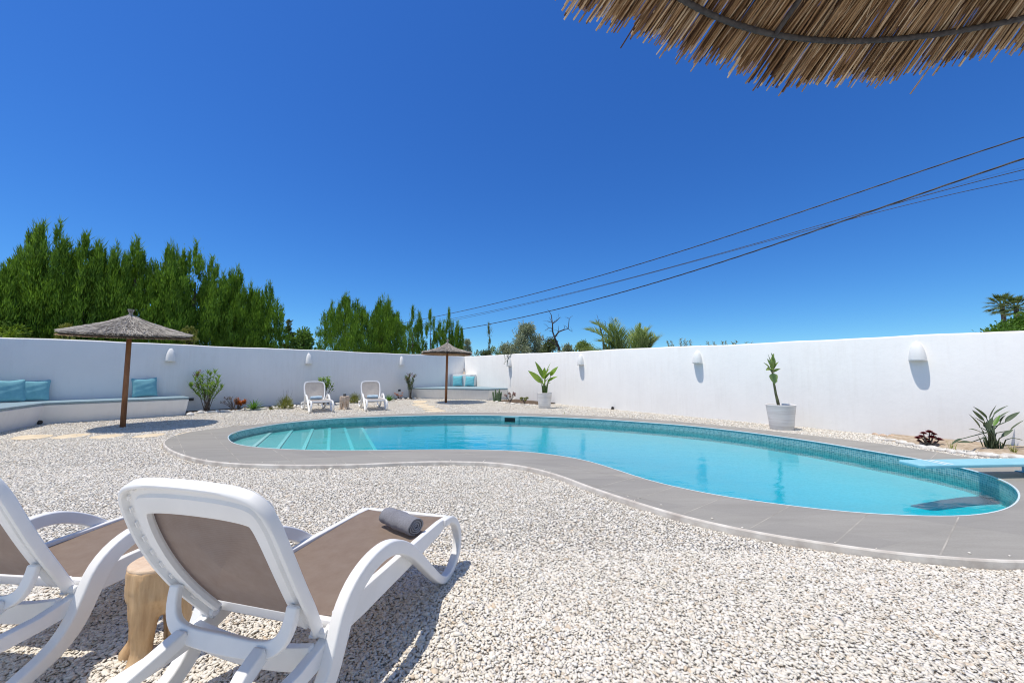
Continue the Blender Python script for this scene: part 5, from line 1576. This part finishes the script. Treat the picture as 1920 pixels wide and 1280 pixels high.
# vine over the wall at the fourth lamp
def vine():
    p = onwall(957, 665, KC, nR, .06); root = empty("hanging_vine", tuple(p)); tag(root, "dry hanging vine trailing over the sunlit wall above a lamp", "vine"); random.seed(31)
    st, lf = MB(), MB()
    for k in range(5):
        q = Vector((U(-.16, .16), 0, .14)); pts = [q + Vector((0, .25, .05)), q]
        for i in range(6): q = q + Vector((U(-.05, .05), U(-.012, .012), -U(.05, .11))); pts.append(q)
        st.tube(pts, .005, 4)
        for pp in pts[1:]:
            for i in range(6): lf.leaf(pp, Vector((U(-1, 1), U(-1, .4), U(-1, .6))), U(.05, .08), .03, .4, 2, .2, .6)
    st.build("stem", M['brown'], root); lf.build("leaves", M['olive_dk'], root)
vine()
def pot_on_shelf():
    p = onwall(866, 694, KC, nL, .18); root = empty("vase", (p.x, p.y, 1.122)); tag(root, "small pale ornament standing on the corner shelf above the cushions", "ornament"); 
    b = MB(); b.lathe([(0, 0), (.035, 0), (.055, .03), (.06, .07), (.035, .11), (.028, .14), (.04, .16)], n=16); b.build("vase_body", M['stool_dry'], root, smooth=True)
    s = MB(); lf = MB(); random.seed(3)
    for k in range(5):
        t = (U(-.05, .05), U(-.04, .04), U(.2, .3)); s.tube([(0, 0, .15), t], .004, 4); lf.leaf(t, (U(-1, 1), U(-1, 1), .6), .05, .03, .3, 2)
    s.build("twigs", M['brown'], root); lf.build("leaves", M['redleaf'], root)
pot_on_shelf()

# ------------------------------------------------------------------ trees beyond the walls
def tris_leaves(P, D, L, W, g, droop=0.0):
    """vectorised narrow kite leaves: P (n,3) base, D (n,3) direction, L,W (n,)"""
    n = len(P); D = D / np.linalg.norm(D, axis=1)[:, None]
    r = g.normal(0, 1, (n, 3)); S = np.cross(D, r); S /= np.linalg.norm(S, axis=1)[:, None] + 1e-9
    a = P; b = P + D * (L * .45)[:, None] + S * (W * .5)[:, None]; c = P + D * L[:, None]; d = P + D * (L * .45)[:, None] - S * (W * .5)[:, None]
    c = c + np.stack([np.zeros(n), np.zeros(n), -droop * L], 1)
    V = np.stack([a, b, c, d], 1).reshape(-1, 3); F = (np.arange(n) * 4)[:, None] + np.array([[0, 1, 2, 3]])
    return V, F
def conifer_mesh(name, H_, Rr, seed, n, mat, spires=7, feather=1.0):
    """columnar conifer: a bundle of pointed spires made of upward sprays"""
    g = np.random.default_rng(seed)
    Ps, Ds, Ls, Ws = [], [], [], []
    sp = [(0, 0, 1.0, Rr * .62)]
    for k in range(spires):
        a = g.uniform(0, 6.28); r = Rr * g.uniform(.35, .66)
        sp.append((math.cos(a) * r, math.sin(a) * r, g.uniform(.74, .99), Rr * g.uniform(.40, .56)))
    tot = sum(s[2] * s[3] for s in sp)
    for (cx, cy, hh, rr_) in sp:
        m = int(n * hh * rr_ / tot)
        # clumps
        nc = max(20, m // 110)
        tz = g.uniform(0.02, 1, nc) ** .9; ca = g.uniform(0, 6.28, nc)
        prof = (1 - tz ** 5.5) ** .9 * (1 - .15 * np.exp(-tz * 8)) + .02
        cr = rr_ * prof * g.uniform(.40, 1.22, nc)
        i = g.integers(0, nc, m)
        th = ca[i] + g.normal(0, .19, m); z = tz[i] * hh * H_ + g.normal(0, .13, m) - .05
        rad = cr[i] * g.uniform(.74, 1.04, m)
        Ps.append(np.stack([cx + np.cos(th) * rad, cy + np.sin(th) * rad, np.maximum(z, .02)], 1))
        out = g.uniform(.05, .5, m)
        Ds.append(np.stack([np.cos(th) * out + g.normal(0, .15, m), np.sin(th) * out + g.normal(0, .15, m), g.uniform(.7, 1.3, m)], 1))
        Ls.append(g.uniform(.07, .19, m)); Ws.append(g.uniform(.012, .030, m))
        # wispy leader
        k = int(130 * feather)
        zz_ = hh * H_ * g.uniform(.86, 1.06, k); sc_ = (1.08 - zz_ / (hh * H_))
        Ps.append(np.stack([cx + g.normal(0, .55, k) * sc_, cy + g.normal(0, .55, k) * sc_, zz_ - .1], 1))
        Ds.append(np.stack([g.normal(0, .3, k), g.normal(0, .3, k), np.ones(k)], 1)); Ls.append(g.uniform(.12, .38, k)); Ws.append(g.uniform(.010, .022, k))
    V, F = tris_leaves(np.concatenate(Ps), np.concatenate(Ds), np.concatenate(Ls), np.concatenate(Ws), g)
    return V, F
def tree_from(V, F, name, mat, trunk_h, trunk_r, label, cat, grp, loc, barkm='bark', scale=(1, 1, 1), rz=0):
    root = empty(name, loc, rz); tag(root, label, cat, grp)
    np_mesh("crown", V, F, M[mat], root)
    t = MB(); t.tube([(0, 0, -.2), (0.02, 0, trunk_h * .5), (0, .02, trunk_h)], [trunk_r, trunk_r * .75, trunk_r * .25], 10)
    for k in range(5):
        a = k * 1.3; z = trunk_h * (.3 + .12 * k); t.tube([(0, 0, z), (math.cos(a) * .3, math.sin(a) * .3, z + .35)], [trunk_r * .35, trunk_r * .1], 6)
    t.build("trunk", M[barkm], root)
    root.scale = scale
    return root
def wall_depth(px, K, d):
    """distance (world y) at which the pixel column crosses the wall line"""
    a, b, c = ray(px, 640); n = Vector((-d.y, d.x, 0)); return (K.dot(n)) / Vector((a, b, 0)).dot(n) * b
GC = "conifers behind the left wall"
con = [ # centre px, top px, half width px, behind wall (m)
    (-30, 470, 45, 1.6, "dark tree half out of view at the left edge behind the wall"),
    (38, 438, 42, 2.6, "conifer with a thin dark leader at the far left, left of the tallest tip"),
    (92, 404, 46, 1.9, "tallest tipped conifer of the left hedge, second full one from the left edge"),
    (146, 424, 44, 1.7, "conifer with two close tips left of the big parasol top"),
    (205, 480, 38, 3.0, "recessed conifer with ragged top directly left of the big parasol tip"),
    (242, 434, 46, 1.8, "conifer with a spread wispy top rising right above the big parasol"),
    (303, 448, 42, 1.8, "conifer right of the big parasol tip, left of the broad one"),
    (357, 446, 54, 1.8, "broad conifer above the first wall lamp in the left hedge"),
    (437, 490, 40, 2.0, "lower conifer, last but one at the right end of the tall hedge"),
    (499, 521, 36, 1.8, "lowest conifer at the right end of the tall left hedge"),
    (645, 541, 46, 2.0, "broad left tree of the middle conifer group behind the far loungers"),
    (716, 547, 44, 2.0, "broad right tree of the middle conifer group"),
    (773, 574, 17, 2.2, "slim conifer just right of the broad middle group"),
    (806, 580, 24, 2.0, "narrow pointed conifer just left of the far parasol"),
    (841, 578, 15, 2.2, "sharp pointed slim cypress behind the far parasol tip"),
    (858, 600, 13, 1.8, "shorter slim cypress right of the far parasol tip")]
wires = []
for k, (px, ty, hw_, bk, lb_) in enumerate(con):
    yy = wall_depth(px, KC, dL)
    p = aty(px, 660, yy); p.z = 0
    p = p - nL * bk; 
    # keep the column in line with the pixel
    d = Vector(ray(px, 660)); d.z = 0; t = (KC - nL * bk).dot(nL) / d.dot(nL); p = d * t; p.z = 0
    top = aty(px, ty, p.y).z; rad_ = hw_ / FPX * p.y
    slim = hw_ < 28
    Hh = top * .955 - (.22 if not slim else .05)
    V, F = conifer_mesh("c", Hh, rad_ * (1.30 if px < 600 or slim else 1.28), 100 + k, int(62000 if not slim else 14000), 'conifer', 9 if not slim else 3, 1.0)
    tree_from(V, F, "conifer_tree", 'conifer' if k % 3 != 1 else 'conifer', Hh * .8, .11 if not slim else .06, lb_, "tree", GC, tuple(p))

def clump_mesh(g, centres, radii, n, L, W, up=.3):
    i = g.integers(0, len(centres), n); C = np.array(centres)[i]; r = np.array(radii)[i]
    D = g.normal(0, 1, (n, 3)); D /= np.linalg.norm(D, axis=1)[:, None]
    P = C + D * (r * np.abs(g.normal(.7, .38, n)))[:, None]
    Dd = D + g.normal(0, .5, (n, 3)) + np.array([0, 0, up])
    return tris_leaves(P, Dd, g.uniform(L[0], L[1], n), g.uniform(W[0], W[1], n), g)
def broad_tree(px, ty, hw_, K, nn_, back, label, mat, seed, n, L, W, name="leafy_tree", cat="tree", nclump=26, flat=1.0, zlow=None, cr=.24):
    g = np.random.default_rng(seed)
    d = Vector(ray(px, 660)); d.z = 0; t = (K - nn_ * back).dot(nn_) / d.dot(nn_); p = d * t; p.z = 0
    top = aty(px, ty, p.y).z; R_ = hw_ / FPX * p.y
    zl = .9 if zlow is None else zlow - .4
    nclump = int(nclump * 1.6); n = int(n * 1.5)
    cs, rs = [], []
    for _ in range(nclump):
        a = g.uniform(0, 6.28); u = g.uniform(0, 1) ** .5; z = g.uniform(0, 1)
        prof = math.sqrt(max(.05, 1 - (max(0, z - .35) / .65) ** 2))
        rc = R_ * cr * g.uniform(.7, 1.3)
        cs.append((math.cos(a) * (R_ - rc) * u * prof, math.sin(a) * (R_ - rc) * u * prof * .8, zl + (top - zl - rc) * z)); rs.append(rc)
    V, F = clump_mesh(g, cs, rs, n, L, W)
    root = empty(name, tuple(p)); tag(root, label, cat)
    np_mesh("crown", V, F, M[mat], root)
    tm = MB(); tm.tube([(0, 0, -.2), (.05, 0, zl * .6), (0, .05, zl + .3)], [.10, .08, .06], 8)
    for c in cs[:14]: tm.tube([(0, .02, zl * .8), (c[0] * .5, c[1] * .5, (zl + c[2]) / 2), c], [.04, .025, .012], 5)
    tm.build("trunk", M['bark'], root)
    return root
broad_tree(566, 618, 34, KC, nL, 1.4, "light green broadleaf bush in the gap between the two conifer groups", 'broad', 41, 5200, (.09, .16), (.05, .09), "broadleaf_bush", "bush", 30, cr=.3)
broad_tree(540, 598, 12, KC, nL, 2.6, "dark shrub close right of the tall hedge end", 'olive_dk', 42, 1600, (.08, .14), (.03, .06), "shrub", "shrub", 14)
broad_tree(122, 606, 22, KC, nL, .75, "pale yellow green shrub peeping over the wall left of the big parasol", 'lav', 43, 2600, (.06, .12), (.02, .04), "shrub", "shrub", 18, zlow=1.6)
broad_tree(20, 606, 36, KC, nL, .75, "light green feathery shrub over the wall at the left edge", 'conifer_lt', 48, 4200, (.06, .14), (.02, .04), "shrub", "shrub", 18, zlow=1.5)
broad_tree(352, 612, 20, KC, nL, .75, "pale green shoots over the wall at the right rim of the big parasol", 'lav', 44, 1500, (.06, .12), (.02, .04), "shrub", "shrub", 12, zlow=1.8)
broad_tree(876, 634, 18, KC, nR, 2.0, "grey green bush behind the far parasol's right rim", 'olive', 45, 2600, (.08, .14), (.03, .06), "bush", "bush", 18)
broad_tree(906, 652, 26, KC, nR, 2.2, "low dark green bush right of the yard corner", 'olive_dk', 46, 3200, (.08, .15), (.03, .06), "bush", "bush", 20, zlow=1.2)
broad_tree(988, 604, 40, KC, nR, 3.0, "rounded silvery olive tree left of the dead tree", 'olive', 47, 11000, (.08, .15), (.03, .055), "olive_tree", "tree", 44, zlow=1.2, cr=.2)
broad_tree(948, 642, 30, KC, nR, 2.6, "low silvery shrub on the left of the olive tree", 'olive', 49, 4200, (.08, .15), (.03, .055), "olive_shrub", "shrub", 22, zlow=1.3)
broad_tree(1034, 632, 28, KC, nR, 2.6, "darker olive shrub at the foot of the dead tree", 'olive_dk', 50, 4200, (.08, .14), (.03, .05), "olive_shrub", "shrub", 22, zlow=1.3)
broad_tree(1095, 640, 26, KC, nR, 1.6, "green undergrowth at the foot of the left palm", 'palm', 51, 2400, (.08, .16), (.03, .05), "shrub", "shrub", 18, zlow=1.5)
broad_tree(1064, 646, 26, KC, nR, 2.0, "low grey green shrub just right of the dead tree foot", 'olive', 52, 2600, (.08, .14), (.03, .05), "olive_shrub", "shrub", 20, zlow=1.6)
broad_tree(928, 650, 20, KC, nR, 2.9, "small mixed shrub below the thin young conifer", 'palm', 53, 2200, (.08, .14), (.03, .05), "shrub", "shrub", 18, zlow=1.5)
broad_tree(1008, 628, 34, KC, nR, 3.6, "silvery right shoulder of the olive clump beside the dead tree", 'olive', 54, 6000, (.08, .14), (.03, .05), "olive_tree", "tree", 26, zlow=1.4)
# slim young conifer
d = Vector(ray(917, 660)); d.z = 0; t = (KC - nR * 2.4).dot(nR) / d.dot(nR); p = d * t
V, F = conifer_mesh("c", aty(917, 612, p.y).z, .32, 301, 1500, 'cypress', 0, .6)
tree_from(V, F, "young_conifer", 'olive_dk', 3.0, .05, "very thin sparse young conifer left of the olive tree", "tree", None, (p.x, p.y, 0))
# olive twigs over the right wall
def twig_top(px, ty, hw_, label, seed):
    g = np.random.default_rng(seed); random.seed(seed)
    d = Vector(ray(px, 650)); d.z = 0; t = (KC - nR * 1.2).dot(nR) / d.dot(nR); p = d * t; p.z = 0
    topz_ = aty(px, ty, p.y).z; R_ = hw_ / FPX * p.y
    root = empty("olive_shrub", tuple(p)); tag(root, label, "shrub"); st = MB(); Ps, Ds = [], []
    st.tube([(0, 0, 0), (0, 0, 1.2)], [.07, .05], 8)
    for k in range(int(26 * hw_ / 40)):
        x = U(-R_, R_); tz_ = topz_ - U(0, .28) - .10 * abs(x / R_); e = Vector((x + U(-.1, .1), U(-.3, .3), tz_)); m_ = Vector((x * .7, U(-.1, .1), 1.6))
        st.tube([(0, 0, 1.15), m_, e], [.02, .01, .004], 5)
        for i in range(46):
            q = m_.lerp(e, U(.2, 1)); Ps.append(tuple(q)); Ds.append((U(-1, 1), U(-1, 1), U(0, 1.4)))
    n = len(Ps); V, F = tris_leaves(np.array(Ps), np.array(Ds), g.uniform(.05, .10, n), g.uniform(.012, .024, n), g)
    np_mesh("foliage", V, F, M['olive'], root); st.build("branches", M['bark'], root)
twig_top(1282, 632, 32, "grey green olive twigs just over the wall left of the third sunlit lamp", 61)
twig_top(1366, 634, 38, "grey green olive twigs over the wall right of the third sunlit lamp", 62)
# dead trees
def dead_tree(root_px, segs, label, back, r0=.07):
    px, py = root_px; d = Vector(ray(px, 650)); d.z = 0; t = (KC - nR * back).dot(nR) / d.dot(nR); p = d * t; p.z = 0
    root = empty("dead_tree", tuple(p)); tag(root, label, "tree", None); random.seed(71)
    def q(x, y, dy=0): return aty(x, y, p.y + dy) - p
    tr = MB(); first = q(px, py); tr.tube([(0, 0, -.1), (.05, 0, first.z * .5), tuple(first)], [r0 * 1.3, r0 * 1.1, r0], 8); tr.build("trunk", M['deadbark'], root)
    br = MB()
    for pts, r in segs:
        P_ = [q(x, y, U(-.15, .15) if i else 0) for i, (x, y) in enumerate(pts)]
        n = len(P_); br.tube(P_, [r * (1 - .6 * i / (n - 1)) for i in range(n)], 6)
        for i in range(1, n):
            for _ in range(2):
                e = P_[i] + Vector((U(-.28, .28), U(-.2, .2), U(.0, .34))); br.tube([P_[i], (P_[i] + e) / 2 + Vector((U(-.03, .03), 0, .03)), e], [r * .3, r * .22, r * .1], 4)
    br.build("branches", M['deadbark'], root)
S = 5.3325
def z6(x, y): return (740 + x / S, 560 + y / S)
dead_tree(z6(1640, 480), [([z6(1640, 480), z6(1600, 390), z6(1580, 330), z6(1578, 250), z6(1565, 160)], .055), ([z6(1600, 385), z6(1640, 330), z6(1690, 310), z6(1735, 300), z6(1745, 200)], .04), ([z6(1578, 250), z6(1620, 220), z6(1645, 195)], .025), ([z6(1640, 480), z6(1560, 425), z6(1490, 415), z6(1440, 390)], .03), ([z6(1735, 300), z6(1775, 330)], .015), ([z6(1578, 240), z6(1525, 225)], .018), ([z6(1580, 300), z6(1540, 290), z6(1500, 320)], .018)],
          "bare dead tree with crooked black branches right of the olive tree", 2.4)
S3 = 4.174
def z3(x, y): return (820 + x / S3, 570 + y / S3)
dead_tree(z3(1300, 300), [([z3(1300, 300), z3(1290, 240), z3(1275, 190), z3(1260, 130)], .04), ([z3(1280, 210), z3(1310, 175), z3(1320, 150)], .025), ([z3(1290, 240), z3(1350, 242)], .025), ([z3(1275, 230), z3(1200, 215)], .018)],
          "smaller bare dead tree behind the palm fronds", 4.2, .05)
# palms with feather leaves
def frond(mb, st, base, tip_, up, L_leaf, n, g, width=.022):
    base, tip_ = Vector(base), Vector(tip_)
    pts = []
    for i in range(14):
        t = i / 13; p = base.lerp(tip_, t) + Vector((0, 0, up * 4 * t * (1 - t))); pts.append(p)
    st.tube(pts, [.022 * (1 - .8 * i / 13) + .004 for i in range(14)], 5)
    for i in range(n):
        t = .12 + .88 * i / n; k = min(12, int(t * 13)); p = pts[k].lerp(pts[k + 1], t * 13 - k); d = (pts[k + 1] - pts[k]).normalized()
        s = d.cross(Vector((0, 0, 1))).normalized() if abs(d.z) < .98 else Vector((1, 0, 0))
        v_ = s.cross(d).normalized(); Ll = L_leaf * (math.sin(math.pi * (t * .85 + .1)) ** .6)
        for sg in (-1, 1):
            dd = d * U(.8, 1.1) + s * sg * U(.55, .9) + v_ * U(.1, .5)
            mb.leaf(p, dd, Ll * U(.85, 1.1), width, .25, 3, .2, .45)
def palm(px_base, fronds, label, back, seed):
    random.seed(seed); g = np.random.default_rng(seed)
    px, py = px_base; d = Vector(ray(px, 650)); d.z = 0; t = (KC - nR * back).dot(nR) / d.dot(nR); p = d * t; p.z = 0
    root = empty("palm_tree", tuple(p)); tag(root, label, "palm tree", "feather palms behind the right wall")
    def q(x, y, dy=0): return aty(x, y, p.y + dy) - p
    b = q(px, py); tr = MB(); tr.tube([(0, 0, -.1), (0, 0, b.z * .5), (0, 0, b.z)], [.20, .19, .16], 12); tr.build("trunk", M['bark'], root)
    for (x, y, dy, up) in fronds:
        lf, st = MB(), MB(); frond(lf, st, (0, 0, b.z), tuple(q(x, y, dy)), up, .58, 52, g, .030)
        lf.v += []; n = len(lf.v); lf.add(st.v, st.f); lf.build("frond", M['palm'], root)
palm((1172, 675), [(1098, 618, -.5, .25), (1110, 606, .4, .3), (1122, 640, -.6, .2), (1142, 612, .0, .1), (1150, 600, .7, .1), (1190, 628, .3, .2), (1090, 655, .2, .1), (1160, 622, -.6, .15)], "leftmost feather palm over the sunlit wall with fronds leaning left", 1.7, 81)
palm((1158, 690), [(1145, 616, 0, .0), (1152, 618, -.4, .0), (1150, 630, .4, .0), (1160, 640, .6, .0), (1135, 650, .3, .0)], "upright narrow feather palm in the middle of the palms", 1.2, 82)
palm((1183, 690), [(1215, 618, .3, .2), (1222, 630, -.4, .2), (1200, 612, .0, .1), (1190, 620, .5, .1), (1228, 640, .2, .15), (1206, 622, -.5, .15)], "feather palm whose fronds sweep to the right above the wall", 1.3, 83)
palm((1208, 672), [(1212, 628, 0, .0), (1232, 634, .3, .1), (1218, 640, -.3, .1)], "lowest rightmost feather palm tip above the wall", 1.6, 84)
# fan palms and green bank, far right
def fan_palm(px, ty, by, R_px, dist, label, seed):
    random.seed(seed)
    c = aty(px, ty, dist); b = aty(px, by, dist); root = empty("fan_palm", (c.x, c.y, 0)); tag(root, label, "palm tree", "tall fan palms at the right edge")
    tr = MB(); tr.tube([(0, 0, 0), (.1, 0, c.z * .5), (0, 0, c.z)], [.2, .16, .14], 10); tr.build("trunk", M['deadbark'], root)
    lf = MB(); R_ = R_px / FPX * dist
    for k in range(34):
        a = k * 2.399; e = 1.2 - 1.9 * (k / 34); d = Vector((math.cos(a) * math.cos(e), math.sin(a) * math.cos(e), math.sin(e)))
        st = Vector((0, 0, c.z)); m_ = st + d * R_ * .55; lf.tube([st, m_], [.03, .015], 4)
        s = d.cross(Vector((0, 0, 1))).normalized(); u = s.cross(d)
        for j in range(13):
            th = (j - 6) / 6 * 1.15; dd = (d * math.cos(th) + s * math.sin(th) + u * .1).normalized()
            lf.leaf(m_, dd, R_ * .52 * (1 - .15 * abs(th)), .10, .7, 3, .2, .45)
    lf.build("crown", M['fanpalm'], root)
fan_palm(1879, 573, 620, 27, 34.0, "left one of two dark fan palms over the right wall", 91)
fan_palm(1905, 577, 612, 26, 31.0, "right one of two fan palms, cut by the right edge", 92)
def bank():
    g = np.random.default_rng(95); c = aty(1935, 640, 19.0); cs, rs = [], []
    for k in range(40):
        px = g.uniform(1866, 1975); p = aty(px, 620, 19 + g.uniform(-.8, .8)); topy = 622 - (px - 1858) * .40 * (1 if px < 1925 else .8)
        z1 = aty(px, topy, 19).z - .35
        cs.append((p.x - c.x, p.y - c.y, g.uniform(1.2, max(1.4, z1)))); rs.append(.42)
    for px in np.arange(1862, 1980, 6):
        p = aty(px, 620, 19); z1 = aty(px, 622 - (px - 1858) * .40 , 19).z - .38
        cs.append((p.x - c.x, p.y - c.y, z1)); rs.append(.42)
    V, F = clump_mesh(g, cs, rs, 30000, (.10, .18), (.05, .09)); root = empty("clipped_hedge", (c.x, c.y, 0)); tag(root, "sloping bright green hedge top at the right edge below the fan palms", "hedge")
    np_mesh("crown", V, F, M['hillgreen'], root); t = MB(); t.tube([(0, 0, -.1), (0, 0, 1.8)], [.08, .05], 8); t.build("trunk", M['bark'], root)
bank()
# house roof glimpse far left
hh_ = aty(-30, 560, 30); rt = empty("house", (hh_.x - 2.2, hh_.y, 0)); tag(rt, "pinkish tiled house roof glimpsed at the left edge between the trees", "house")
m_ = MB(); m_.box((0, 0, hh_.z * .3), (5, 5, hh_.z * .6)); m_.build("wall", M['bench'], rt)
m_ = MB(); ztop = aty(0, 525, 30).z; ze_ = hh_.z * .6 + .02
m_.add([(-2.8, -2.8, ze_), (2.8, -2.8, ze_), (2.8, 2.8, ze_), (-2.8, 2.8, ze_), (-2.8, 0, ztop), (2.8, 0, ztop)], [(0, 1, 5, 4), (2, 3, 4, 5), (0, 4, 3), (1, 2, 5), (3, 2, 1, 0)]); m_.build("roof", M['roof'], rt)

# ------------------------------------------------------------------ overhead cables
def cable(pts, y_far, y_near, rad, label, x0, x1, twist=0.0, ext_l=700, ext_r=2300):
    """pts: picture points; the cable runs from far on the left to near on the right, 1/depth linear in x"""
    pts = sorted(pts); xs = np.array([p[0] for p in pts]); ys = np.array([p[1] for p in pts])
    cf = np.polyfit(xs, ys, 3 if len(pts) > 4 else 2)
    P = []
    for x in np.linspace(x0, x1, 90):
        t = (x - x0) / (x1 - x0); yy = 1 / ((1 - t) / y_far + t / y_near)
        P.append(aty(x, np.polyval(cf, x), yy))
    P = [Vector(p) for p in P]
    # resample evenly in 3D
    A = np.array([p[:] for p in P]); s_ = np.concatenate([[0], np.cumsum(np.linalg.norm(np.diff(A, axis=0), axis=1))]); n = int(s_[-1] / .12)
    q = np.linspace(0, s_[-1], n); B_ = np.stack([np.interp(q, s_, A[:, k]) for k in range(3)], 1)
    mb = MB()
    if twist:
        for ph in (0, 2.09, 4.19):
            C_ = [Vector(b) + Vector((0, 0, 1)) * twist * math.sin(q[i] * 3.3 + ph) + Vector((0, 1, 0)) * twist * math.cos(q[i] * 3.3 + ph) for i, b in enumerate(B_)]
            mb.tube(C_, rad, 6)
    else: mb.tube([Vector(b) for b in B_], rad, 6)
    o = mb.build("overhead_cable", M['cable'], smooth=True); tag(o, label, "cable", "overhead cables")
def r1(x, y): return (1500 + x / 4.5714, 220 + y / 4.5714)
def r2(x, y): return (1080 + x / 4.5714, 400 + y / 4.5714)
def r3(x, y): return (780 + x / 6, 500 + y / 6)
cable([r3(0, 598), r3(600, 485), r3(1200, 345), r2(0, 592), r2(700, 383), r2(1400, 158), r1(0, 815), r1(700, 582), r1(1300, 376), r1(1920, 168)], 42, 10, .014, "uppermost black twisted cable crossing the sky", 735, 2150, .010)
cable([r3(250, 740), r3(500, 712), r3(1000, 605), r3(1500, 500), r2(0, 783), r2(700, 590), r2(1300, 395), r1(0, 1017), r1(600, 810), r1(1200, 600), r1(1920, 353)], 42, 9, .016, "thickest black twisted cable, lowest on the left and crossing the thin ones", 800, 2150, .013)
cable([r3(240, 614), r3(600, 550), r3(1200, 420), r2(0, 670), r2(700, 490), r2(1400, 298), r1(0, 977), r1(600, 800), r1(1100, 660), r1(1920, 450)], 44, 12, .015, "thin plain cable between the two twisted ones", 790, 2150)
cable([r3(250, 640), r3(800, 515), r3(1400, 385), r2(60, 668), r2(1400, 312), r1(0, 985), r1(500, 838), r1(900, 765), r1(1400, 648), r1(1920, 525)], 46, 13, .014, "thin cable that ends lowest at the right edge of the sky", 790, 2150)
cable([r1(-400, 1090), r1(0, 990), r1(500, 850), r1(1000, 690), r1(1500, 535), r1(1920, 430)], 40, 13, .004, "faint hair thin wire just above the second thin cable at right", 1380, 2150)

gravel()
